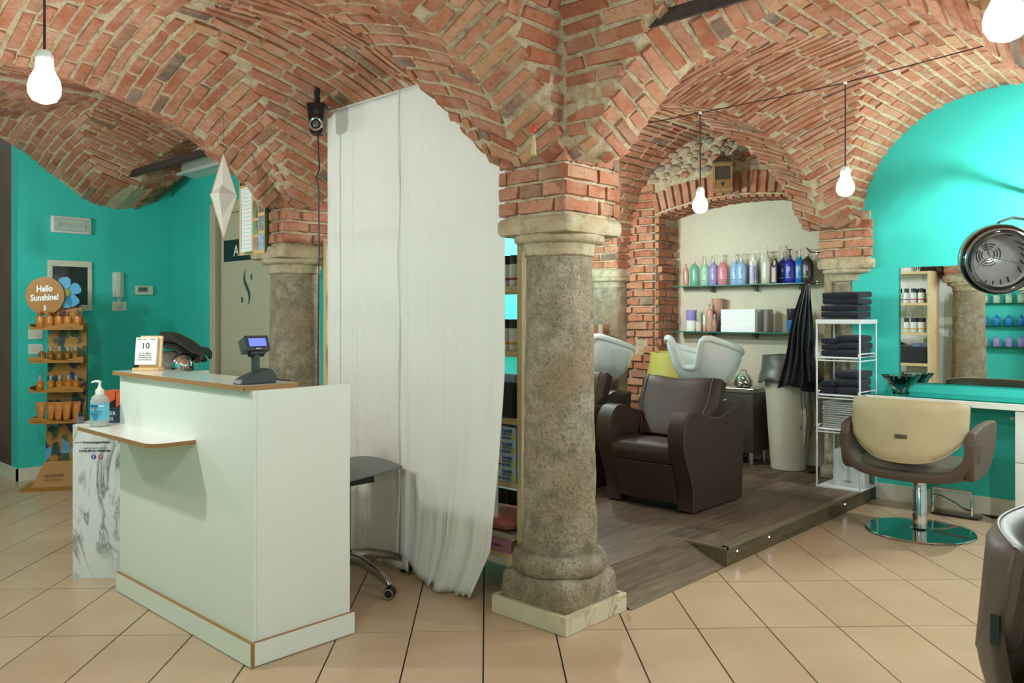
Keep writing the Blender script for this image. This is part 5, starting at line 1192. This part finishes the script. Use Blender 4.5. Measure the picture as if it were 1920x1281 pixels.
# lantern on the rubble wall
ln = T('lantern', 'small wooden lantern with heart cut-outs hanging above the niche', 'lantern', (6.03, 3.30, 2.335), math.radians(-62)); LW = wood_mat('lantern_wood', srgb(120, 84, 52), srgb(160, 118, 76), srgb(182, 140, 96), 2, 'z', .65)
q = M(); s_ = .068
M().box(-s_-.01, s_+.01, -s_-.01, s_+.01, 0, .018).obj('base', LW, ln, False, **L0)
for x in (-1, 1):
    for y in (-1, 1): M().box(x*s_-.009, x*s_+.009, y*s_-.009, y*s_+.009, .018, .225).obj('post', LW, ln, False, **L0)
for k in range(4):
    rt_ = Matrix.Rotation(k*pi/2, 4, 'Z'); M().box(-s_, s_, -s_-.003, -s_+.003, .018, .09).xf(rt_).obj('lower_panel', LW, ln, False, **L0); M().box(-s_, s_, -s_-.004, -s_+.004, .2, .225).xf(rt_).obj('top_rail', LW, ln, False, **L0)
    M().box(-s_+.009, s_-.009, -s_-.001, -s_+.001, .09, .2).xf(rt_).obj('pane', mat('lantern_glass', srgb(120, 120, 110), .1, trans=.7), ln, False, **L0)
    hp_ = [(.016*sin(a)**3*1.0, .0013*(13*cos(a)-5*cos(2*a)-2*cos(3*a)-cos(4*a))*1.0) for a in [2*pi*i/20 for i in range(20)]]
    M().prism(hp_, -s_-.0042, -s_-.0032, lambda u, v, y: (u, y, v+.055)).xf(rt_).obj('heart', INKB, ln, False, **L0)
q = M(); q.lathe([(.115, .225), (.118, .233), (.06, .275), (.03, .29), (.026, .32), (.012, .33)], n=4, rot=pi/4); q.obj('roof', mat('lantern_roof', srgb(96, 76, 60), .6), ln, False, **L0)
q = M(); q.tube([(.024*cos(a*pi/8), 0, .352+.024*sin(a*pi/8)) for a in range(16)], .003, 6, True); q.obj('ring', IRON, ln, **L0); q = M(); q.tube([(0, 0, .375), (.01, .0, .41), (.05, .02, .45), (.13, .06, .46)], .006, 6); q.obj('hook', IRON, ln, **L0)
# aprons by the towel rack
APM = mat('black_fabric', srgb(26, 25, 27), .8, bump=.15, bs=300); APS = mat('black_vinyl', srgb(22, 22, 24), .3, bump=.25, bs=40)
def apron(lb, m_, y, x, zt, zb_, wd, seed, straps):
    t = T('apron', lb, 'apron', (x, y, zb_)); q = M(); h = zt-zb_
    def f(u, v):
        k = v**.7; w_ = lerp(.012, wd, k); a = 9*u+seed
        return (-.03*sin(a*1.9)*k*.9-.02*k*sin(u*17+seed), lerp(-w_*.35, w_, u)+.01*sin(v*9+u*5)*k, h*(1-v)-.05*k*abs(sin(u*3+seed))+.0)
    q.grid(f, 40, 34); q.obj('cloth', m_, t, ang=180, solid=.003, **L0)
    for k in range(straps):
        y0 = -.06+.035*k; q = M(); q.tube([(0, y0, .12), (-.01, y0+.01*sin(k), -.1), (.0, y0-.008, -.28), (-.005, y0+.01, -.34-.06*(k % 3))], .006, 5, flat=.3); q.obj('tie_strap', m_, t, **L0)
    return t
apron('matt black apron hanging left of the towel rack', APM, 2.565, 5.975, 1.585, .80, .235, 1., 4); apron('glossy black vinyl cape hanging beside the apron', APS, 2.535, 5.925, 1.58, .83, .13, 2.6, 2)
for k, (z, wd) in enumerate(((1.575, 'lower'), (1.80, 'upper'))):
    hk = T('coat_hook', '%s metal coat hook on the right-hand column beside niche' % wd, 'hook', (6.09, 2.53, z)); q = M(); q.cyl((0, 0, 0), (-.02, .005, 0), .012); q.tube([(-.02, .005, 0), (-.09, .02, .0), (-.14, .035, .03)], .006, 6); q.obj('hook', STEEL, hk, **L0)
# ---------------------------------------------------------------- white wire towel rack
WIRE = mat('white_wire', srgb(222, 226, 228), .35)
tr = T('towel_rack', 'white wire towel rack at the platform edge beside the desk', 'rack', (5.875, 2.24, .1055))
xa, xb, ya, yb = -.155, .155, -.15, .15
for x in (xa, xb):
    for y in (ya, yb): M().cyl((x, y, .006), (x, y, 1.165), .006, n=8).obj('post', WIRE, tr, **L0)
M().box(xa-.006, xb+.006, ya-.006, yb+.006, 0, .008).obj('bottom_plate', WIRE, tr, False, **L0)
M().box(xa-.006, xb+.006, ya-.006, yb+.006, 1.160, 1.168).obj('top_plate', WIRE, tr, False, **L0)
for a in ((xa-.006, xb+.006, ya-.008, ya-.004), (xa-.008, xa-.004, ya-.006, yb+.006), (xb+.004, xb+.008, ya-.006, yb+.006)): M().box(*a, 1.168, 1.19).obj('top_lip', WIRE, tr, False, **L0)
for z in (.415, .655, .92):
    q = M(); q.tube([(xa, ya+.01, z+.028), (xa, ya+.01, z), (xa, yb-.01, z), (xa, yb-.01, z+.028)], .005, 6); q.tube([(xb, ya+.01, z+.028), (xb, ya+.01, z), (xb, yb-.01, z), (xb, yb-.01, z+.028)], .005, 6)
    for y in (ya+.01, yb-.01): q.cyl((xa, y, z+.028), (xb, y, z+.028), .005, n=6)
    q.cyl((xa-.0, ya, z-.02), (xa, yb, z-.02), .005, n=6); q.cyl((xa, ya, z-.02), (xb, ya, z-.02), .005, n=6); q.obj('shelf_wire', WIRE, tr, **L0)
    M().box(xa+.004, xb-.004, ya+.012, yb-.012, z+.004, z+.007).obj('shelf_plate', WIRE, tr, False, **L0)
NVT = mat('navy_towel', srgb(26, 28, 42), .95, var=.15, vs=200, bump=.5, bs=420, sheen=.1); GRT = mat('grey_towel', srgb(168, 172, 170), .95, var=.08, vs=120, bump=.4, bs=300, sheen=.2)
def towel(lb, loc, hx, hy, h, m_, rz=0, gp='folded navy towels', tw_=0, layers=1):
    t = T('folded_towel', lb, 'towel', loc, rz, gp); rr = random.Random(lb)
    for k in range(layers):
        z0, z1 = h*k/layers, h*(k+1)/layers; q = M()
        pr = rrect(-hx, hx, z0+.0005, z1-.0005, (z1-z0)*.46, 4)
        rings = []
        for i in range(9):
            y = lerp(-hy, hy, i/8); s_ = 1-.10*abs(2*i/8-1)**4
            rings.append([(u*(1+.03*noise.noise(Vector((i*.6, k*3.1, 1+hx*50)))), y+.012*noise.noise(Vector((u*20, k+h*99, i*.3+loc[2]*40))), (z0+z1)/2+(v-(z0+z1)/2)*s_+(tw_*u*.3 if tw_ else 0)+.0035*noise.noise(Vector((u*14, y*14, loc[2]*31+loc[1]*17)))) for u, v in pr])
        q.ring_loft(rings); q.obj('fold', m_, t, ang=70, **L0)
    return t
P5 = ('bottom', 'second from bottom', 'middle', 'second from top', 'top'); RKX, RKY = 5.875, 2.24
z = .1055+1.169
for k in range(5): 
    h = .046 if k else .03
    towel('folded navy towel on rack top, %s of the pile' % P5[k], (RKX-.01+R.uniform(-.01, .01), RKY-.005, z), .13, .125, h, NVT, 0, tw_=.0 if k < 4 else .12); z += h+.001
z = .1055+.928
for nm, yo, n_, h in (('left', .075, 3, .042), ('right', -.055, 3, .05)):
    for k in range(n_): towel('folded navy towel on second rack tier, %s stack, %s' % (nm, ('bottom', 'middle', 'top')[k]), (RKX, RKY+yo, z+k*(h+.001)), .13, .055 if nm == 'left' else .072, h, NVT, R.uniform(-.05, .05))
z = .1055+.663
for nm, yo, n_, h in (('left', .08, 2, .045), ('right', -.05, 3, .055)):
    for k in range(n_): towel('folded navy towel on third rack tier, %s stack, %s' % (nm, ('bottom', 'middle', 'top')[k] if n_ == 3 else ('lower', 'upper')[k]), (RKX, RKY+yo, z+k*(h+.001)), .13, .05 if nm == 'left' else .075, h, NVT, R.uniform(-.06, .06), tw_=.0)
z = .1055+.423
for k in range(6): towel('folded pale grey towel on lowest rack tier, %s' % ('bottom', 'second from bottom', 'third from bottom', 'third from top', 'second from top', 'top')[k], (RKX, RKY+.0, z+k*.031), .13, .12, .03, GRT, 0, 'folded grey towels', layers=2)
gbg = T('gift_bag', 'white paper carrier bag on the rack bottom plate', 'bag', (5.87, 2.21, .114)); BAGW = mat('bag_white', srgb(210, 214, 214), .5); M().box(-.06, .06, -.11, .09, 0, .26).obj('body', BAGW, gbg, False, bevel=.003, **L0)
M().tube([(-.05, .02, .262), (-.066, .02, .27), (-.075, .025, .22), (-.075, .03, .16), (-.072, .0, .14), (-.07, -.012, .17)], .009, 8).obj('ribbon_handle', BAGW, gbg, **L0); text('print', 'AMBOLTA', .014, INKG, gbg, (-.0606, .03, .035), (0, -1, 0), (0, 0, 1), w=False)
# ---------------------------------------------------------------- desk, mirror, bowl
dk = T('styling_desk', 'long white styling desk with teal glass top along the teal wall', 'desk', (5.93, 1.0, 0))
M().box(5.75, 6.104, -.9, 2.062, .738, .779).obj('desk_board', WHITE, dk, False, bevel=.002)
M().box(5.752, 6.104, -.9, 2.058, .7795, .787).obj('glass_top', mat('teal_glass', (.0, .16, .125), .05, spec=.6), dk, False)
M().box(5.78, 6.104, .70, 1.172, .10, .737).obj('drawer_carcass', WHITE, dk, False)
for z0, z1 in ((.104, .416), (.42, .733)):
    dr = M().box(5.762, 5.78, .70, 1.172, z0, z1).obj('drawer', WHITE, dk, False, bevel=.002); M().cyl((5.762, .94, (z0+z1)/2), (5.735, .94, (z0+z1)/2), .008).obj('knob', CHROME, dr)
M().box(5.82, 6.1, .72, 1.15, .001, .1).obj('drawer_plinth', WHITE, dk, False)
q = M(); q.cyl((5.80, 1.173, .685), (5.80, 1.2, .685), .006); q.cyl((5.80, 1.2, .685), (5.80, 1.206, .685), .012); q.obj('side_knob', CHROME, dk)
MIR = mat('mirror_silver', (.92, .94, .93), .0, 1)
mr = T('wall_mirror', 'frameless wall mirror above the styling desk reflecting the column', 'mirror', (6.12, 1.27, .855)); M().box(6.112, 6.119, .6, 1.948, .855, 1.663).obj('glass', MIR, mr, False); M().box(6.1125, 6.1195, .6, 1.9495, .8535, 1.6645).obj('edge', mat('mirror_edge', srgb(80, 120, 110), .2), mr, False)
def bowl_mat(): return glass_mat('cut_glass', (.975, .99, .985), .01)
bw_ = T('glass_bowl', 'fluted cut glass bowl on the desk in front of mirror', 'bowl', (5.965, 1.90, .7875)); q = M(); n_ = 48; rings = []
for r0, z in ((.052, 0), (.055, .006), (.044, .014), (.042, .02), (.07, .05), (.10, .09), (.122, .118), (.118, .12), (.096, .093), (.064, .055), (.03, .03)):
    rings.append([(r0*(1+(.035 if j % 2 else -.02)*(1 if z > .015 else 0))*cos(2*pi*j/n_), r0*(1+(.035 if j % 2 else -.02)*(1 if z > .015 else 0))*sin(2*pi*j/n_), z+(.004 if j % 2 and .1 < z else 0)) for j in range(n_)])
q.ring_loft(rings); q.obj('bowl', bowl_mat(), bw_, ang=25, **L0)
cd = T('wrapped_sweet', 'small green sweets lying in the glass bowl', 'sweet', (5.965, 1.90, .8185)); q = M()
for x, y in ((0, .01), (-.02, -.01), (.015, -.015)): q.sphere((x, y, .010), .011, 8, 6, .8)
q.obj('sweet', mat('green_foil', srgb(120, 170, 60), .3), cd, **L0)
# ---------------------------------------------------------------- salon chairs
CRM = mat('cream_leather', srgb(188, 174, 138), .6, var=.08, vs=9, bump=.08, bs=200); BRL = mat('taupe_leather', srgb(84, 68, 56), .5, var=.1, vs=9, bump=.1, bs=220); TAU = mat('seat_taupe', srgb(112, 102, 90), .5, var=.08, vs=9)
DISC = mat('polished_disc', (.42, .5, .47), .06, 1)
def salon_chair(loc, rz, label):
    t = T('salon_chair', label, 'salon chair', loc, rz, 'styling chairs')
    # outer back: curved panel, lower edge dipping in the middle
    def zlo(s_): return .468+.16*abs(s_)**2.8
    def ztop(s_): return .83-.014*abs(s_)**6
    def pan(u, v, off):
        s_ = 2*u-1; y = .325*s_; x = -.335+.11*abs(s_)**2.4+.03*v; zz = lerp(zlo(s_), ztop(s_), v)
        k = min(1, 12*min(u, 1-u)+.35)*min(1, 9*min(v, 1-v)+.3); return Vector((x-off*k-.0, y, zz))
    def slab(name, m_, f0, f1, off):
        q = M(); nu, nv = 30, 10; rings = []
        for i in range(nu+1): rings.append([pan(i/nu, j/nv, f0) for j in range(nv+1)]+[pan(i/nu, j/nv, f1) for j in range(nv, -1, -1)])
        q.ring_loft(rings); return q.obj(name, m_, t, ang=60, **L0)
    b_ = slab('back_panel', CRM, .026, -.004, 0); slab('back_cushion', BRL, -.006, -.055, 0)
    pp = [pan(i/40, 0, .018) for i in range(41)]; M().tube(pp, .004, 6).obj('piping', CRM, b_, **L0)
    M().tube([pan(i/40, 1, .012) for i in range(41)], .004, 6).obj('piping', mat('piping_pale', srgb(206, 200, 184), .5), b_, **L0)
    c_ = pan(.5, .42, .026); M().box(c_.x-.004, c_.x+.002, -.034, .034, c_.z-.012, c_.z+.012).obj('name_plate', mat('plate_pewter', srgb(120, 110, 92), .4, .6), b_, False, **L0); text('print', 'nilo balance', .009, INKB, b_, (c_.x-.0046, .03, c_.z-.003), (0, -1, 0), (0, 0, 1), w=False, xs=1.05)
    M().box(-.243, -.225, -.334, -.326, .60, .665).obj('brand_tag', INKB, b_, False, **L0)
    # U-shaped shell: arms flow into the seat pan
    for s_ in (-1, 1):
        q = M(); rings = []
        pts = sp_([(-.27, .665), (-.12, .69), (.08, .70), (.17, .69), (.185, .62), (.165, .53), (.10, .45), (.0, .40), (-.16, .385), (-.27, .40), (-.30, .50), (-.295, .60)], 60)
        rings = [[(u, s_*(.305+.02*(v-.38)/.3), v) for u, v in pts], [(u, s_*(.362+.015*(v-.38)/.3), v) for u, v in pts]]
        q.ring_loft(rings); a = q.obj('arm', BRL, t, ang=40, bevel=.014, bseg=3, **L0)
    q = M(); path = sp_([(.345, .60), (.335, .50), (.27, .415), (.15, .385), (0, .378), (-.15, .385), (-.27, .415), (-.335, .50), (-.345, .60)], 60)
    rings = []
    for i, (y, z) in enumerate(path):
        a, b2 = path[max(0, i-1)], path[min(len(path)-1, i+1)]; d = Vector((0, b2[0]-a[0], b2[1]-a[1])).normalized(); n_ = Vector((0, -d.z, d.y)); p = Vector((-.25, y, z))
        w_ = .04
        rings.append([p+Vector((dx, 0, 0))+n_*dn for dx, dn in ((-.055, -w_*.6), (-.062, 0), (-.055, w_*.6), (.04, w_), (.045, 0), (.04, -w_))])
    q.ring_loft(rings); q.obj('rear_band', BRL, t, ang=50, **L0)
    M().prism(rrect(-.26, .2, .375, .46, .035, 5), -.302, .302, lambda u, v, y: (u, y, v)).obj('seat', TAU, t, ang=50, bevel=.012, **L0)
    M().cyl((0, 0, .30), (0, 0, .378), .018, n=16).obj('piston', CHROME, t, **L0)
    M().lathe([(.042, .016), (.042, .255), (.038, .262), (.038, .300), (.046, .302), (.046, .308)], n=24).obj('column', CHROME, t, **L0); M().tube([(.0, .04, .3), (.0, .075, .305), (.0, .08, .30)], .005, 6).obj('pump_lever', CHROME, t, **L0)
    M().lathe([(.305, .001), (.308, .008), (.303, .014), (.06, .02), (.045, .03)], n=56).obj('base_disc', DISC, t, ang=25, **L0)
    return t
sc = salon_chair((5.335, 1.59, 0), 0, 'cream-backed brown salon chair on round chrome base facing the mirror')
fg = dup(sc, FGLOC, FGROT, 'dark brown salon chair cut off at the right picture edge, closest to the camera', skip=('arm', 'rear_band'))
for o in fg.children:
    if o.name.startswith('back_panel'):
        for q in [o]+list(o.children):
            if not q.name.startswith(('brand', 'name', 'print')): q.data = q.data.copy(); q.data.materials[0] = BRL
q = M()
def lsh(u, v):
    s_ = 2*u-1; x = -.335+.11*abs(s_)**2.4; zt = .52+.14*abs(s_)**2.8; k = 1-.16*(1-v)**1.6
    return ((x-.004)*k, .328*s_*k, lerp(.36, zt, v))
q.grid(lsh, 30, 8); q.obj('lower_shell', BRL, fg, ang=60, solid=.03, bevel=.008, **L0)
fr_ = T('footrest', 'chrome footrest with black foot plate behind the salon chair base', 'footrest', (5.93, 1.55, 0)); M().box(-.06, .06, -.15, .13, .001, .014).obj('foot_plate', mat('black_plate', srgb(30, 34, 32), .15), fr_, False, bevel=.004, **L0)
q = M(); q.tube([(-.02, .13, .17), (-.02, -.10, .17), (-.02, -.105, .10), (-.02, -.105, .014)], .011, 6); q.obj('frame', CHROME, fr_, False, **L0); M().tube([(-.02, .13, .125), (-.02, .07, .12), (-.02, .0, .09), (-.02, -.05, .06), (-.02, -.105, .05)], .008, 8).obj('brace', CHROME, fr_, **L0); M().tube([(-.02, .13, .17), (-.02, .13, .014)], .009, 6).obj('rear_leg', CHROME, fr_, **L0)
# ---------------------------------------------------------------- hood dryer on a wall arm
hd = T('hood_dryer', 'clear-visored salon hood dryer on black wall arm at right edge', 'hair dryer', (5.33, 1.175, 1.65))
ax_ = Vector((-.80, -.50, -.22)).normalized(); A_ = ax_.orthogonal().normalized(); RM = Matrix((A_, ax_.cross(A_), ax_)).transposed().to_4x4()
CLV = glass_mat('visor_clear', (.9, .93, .92), .05); INN = mat('hood_inner', srgb(170, 170, 168), .25, .2)
M().lathe([(.175, .06), (.19, .045), (.198, .0), (.19, -.06), (.165, -.13), (.11, -.19), (.03, -.215)], n=40, cap0=False).xf(RM).obj('shell', mat('shell_grey', srgb(150, 154, 152), .2, trans=.3), hd, ang=180, **L0)
M().lathe([(.150, .075), (.150, .03), (.142, -.03), (.12, -.09), (.075, -.135), (.01, -.15)], n=40, cap0=False).xf(RM).obj('inner_bowl', INN, hd, ang=180, solid=.003, **L0)
M().lathe([(.150, .075), (.162, .10), (.182, .098), (.200, .065), (.203, .02), (.199, -.02)], n=48, cap0=False, cap1=False).xf(RM).obj('visor', CLV, hd, ang=180, solid=.004, **L0)
for k in range(22):
    a = 2*pi*k/22+.1
    if k % 11 in (5, 10): continue
    q = M(); q.tube([(.1455*cos(a), .1455*sin(a), .03), (.138*cos(a+.16), .138*sin(a+.16), -.035)], .0045, 5, flat=.5); q.xf(RM).obj('vent_slot', INKB, hd, **L0)
for r0 in (.035, .05, .065):
    for s_ in (0, 1, 2, 3): q = M(); q.tube([(r0*cos(s_*pi/2+.15+i*.155), r0*sin(s_*pi/2+.15+i*.155), -.146+r0*.22) for i in range(9)], .0028, 5); q.xf(RM).obj('vent_slot', INKB, hd, **L0)
for k in range(3): a = 2*pi*k/3+.4; q = M(); q.tube([(.146*cos(a), .146*sin(a), .05), (.12*cos(a), .12*sin(a), -.088), (.02, .0, -.14)], .004, 5); q.xf(RM).obj('rib', INN, hd, **L0)
q = M(); q.tube(sp_([(-.03, .02), (.0, .15), (.0, .0)], 2) and [(.02, .03, .17), (.06, .0, .215), (.14, -.05, .245), (.24, -.1, .24), (.30, -.13, .2)], .014, 8, flat=.55); q.obj('yoke', BLACK, hd, **L0)
q = M(); q.tube([(.24, -.1, .24), (.28, -.12, .36), (.4, -.1, .45), (.72, -.05, .45)], .016, 8); q.obj('wall_arm', BLACK, hd, **L0)
# ---------------------------------------------------------------- iron tie rods, tassel
tag(M().box(2.543, 2.557, .25, 1.95, 2.385, 2.437).obj('tie_rod', IRON, None, False), 'flat iron tie rod under the brick arch right of front column', 'tie rod')
tag(M().box(2.70, 2.73, 4.85, 7.34, 2.455, 2.505).obj('tie_rod', IRON, None, False), 'dark iron tie rod spanning to the left teal wall', 'tie rod')
ts = T('tassel_charm', 'small red and straw tassel charm hung on the brickwork above column', 'charm', (2.388, 2.126, 2.03)); q = M(); q.lathe([(.001, -.085), (.012, -.08), (.009, -.03), (.005, .0)], n=10); q.obj('tassel', mat('straw', srgb(190, 178, 130), .6), ts, **L0); M().sphere((0, 0, .022), .0085, 10, 8, 2.0).obj('bead', RED, ts, **L0); M().sphere((-.002, 0, .0), .006, 8, 6).obj('clear_bead', CLR, ts, **L0); M().tube([(0, 0, .04), (.002, .004, .06), (0, .012, .075)], .001, 5).obj('thread', GRN, ts, **L0)
# ---------------------------------------------------------------- pendant bulbs
CORD = mat('brown_cord', srgb(52, 34, 28), .8)
def pendant(x, y, zc, ztop, label, ring=True, pw=1.):
    nm_ = 'bulb_glow_%d' % round(pw*100); BLB = MC.get(nm_) or emit_mat(nm_, (.94, 1., .985), BULB*pw)
    t = T('pendant_bulb', label, 'pendant lamp', (x, y, ztop), 0, 'bare pendant bulbs'); d = zc-ztop
    M().lathe([(.008, d-.037), (.022, d-.031), (.0295, d-.018), (.0305, d-.004), (.0275, d+.010), (.019, d+.026), (.0155, d+.034)], n=14).obj('bulb', BLB, t, ang=180, **L0)
    M().lathe([(.0155, d+.034), (.0165, d+.036), (.0165, d+.058), (.011, d+.068), (.005, d+.070)], n=16).obj('socket', PUMPW, t, **L0)
    M().cyl((0, 0, d+.069), (0, 0, 0), .0024, n=6).obj('cord', CORD, t, **L0)
    if ring: M().lathe([(.002, -.006), (.0065, -.004), (.0065, .004), (.002, .006)], n=10).obj('ceramic_knob', PUMPW, t, **L0)
    return t
pendant(2.95, 1.716, 1.775, 2.148, 'bare bulb hanging in front of the niche, left one of the wired pair', pw=.2)
pendant(2.95, 1.129, 1.785, 2.155, 'bare bulb hanging left of the teal lunette wall, right one of wired pair', pw=.5)
pendant(1.418, .301, 1.772, ceil_at(1.418, .301), 'large near bare bulb at the top right picture corner')
pendant(.551, 1.809, 1.782, ceil_at(.551, 1.809), 'near bare bulb on a cord at upper left')
FILL_BULBS = (((2.95, .5, 1.78), 'right of the camera by the arch', .6), ((5.55, .82, 2.0), 'by the drawer end of the desk', 3.4), ((4.2, .2, 1.8), 'in the mirror bay at right', 2.2), ((5.0, -1.2, 1.8), 'far right by the desk', .7),  # unseen bulbs added to lift the brightness of each area
       ((-.5, .75, 1.78), 'left of the camera', 1.), ((.7, 3.75, 1.9), 'left of the counter', 2.0), ((.5, 5.4, 1.9), 'in the entrance bay at far left', 1.5), ((1.2, 6.2, 1.9), 'near the sun-care stand at far left', .9),
       ((4.0, 4.0, 1.86), 'in the wash area behind the curtain', 2.), ((4.9, 4.12, 1.86), 'in the wash area behind the front column', 2.2))
for (x, y, z), wd, pw in FILL_BULBS: pendant(x, y, z, ceil_at(x, y)-.0 if ceil_at(x, y) < 5 else 2.6, 'added fill bulb out of view, %s' % wd, False, pw)
tag(M().tube([(2.95, 2.05, 2.146), (2.95, 1.716, 2.148), (2.95, 1.4, 2.149), (2.95, 1.129, 2.155), (2.95, .5, 2.20), (2.95, .2, 2.21)], .0022, 6).obj('lamp_cable', CORD, None), 'dark lamp cable stretched across the arch carrying two bulbs', 'cable')
# ---------------------------------------------------------------- west side of the shop, seen in the mirror
for z, nm in ((1.50, 'upper'), (1.18, 'middle'), (.88, 'lower')):
    gs = T('glass_shelf', '%s glass wall shelf behind the counter seen only in mirror' % nm, 'shelf', (-1, 2.75, z)); M().box(.001, .15, -.4, .4, 0, .008).obj('pane', GLASSG, gs, False, **L0)
    m_ = {'upper': pl_('mint'), 'middle': pl_('cyan'), 'lower': pl_('lilac')}[nm]
    b0 = None
    for k in range(5):
        if b0 is None: b0 = shampoo('salon product bottle on the %s west wall shelf, in the mirror' % nm, 2.45+k*.15, m_, .045, .13, x=-.92, pump=False, group='bottles on the west wall shelves', z=z+.0085)
        else: dup(b0, (-.92, 2.45+k*.15, z+.0085), None, '%s salon product bottle on the %s west wall shelf, in the mirror' % (NTH[k], nm))
pf_ = T('picture_frame', 'black framed portrait print on the cream wall seen in mirror', 'picture', (-1, 3.55, 1.28)); M().box(.001, .02, -.17, .17, 0, .5).obj('frame', INKB, pf_, False, **L0); M().box(.0201, .022, -.15, .15, .02, .48).obj('print', PAPER, pf_, False, **L0); M().box(.0221, .0225, -.09, .09, .2, .42).obj('portrait', mat('portrait_grey', srgb(60, 60, 60), .5, var=.6, vs=20), pf_, False, **L0)
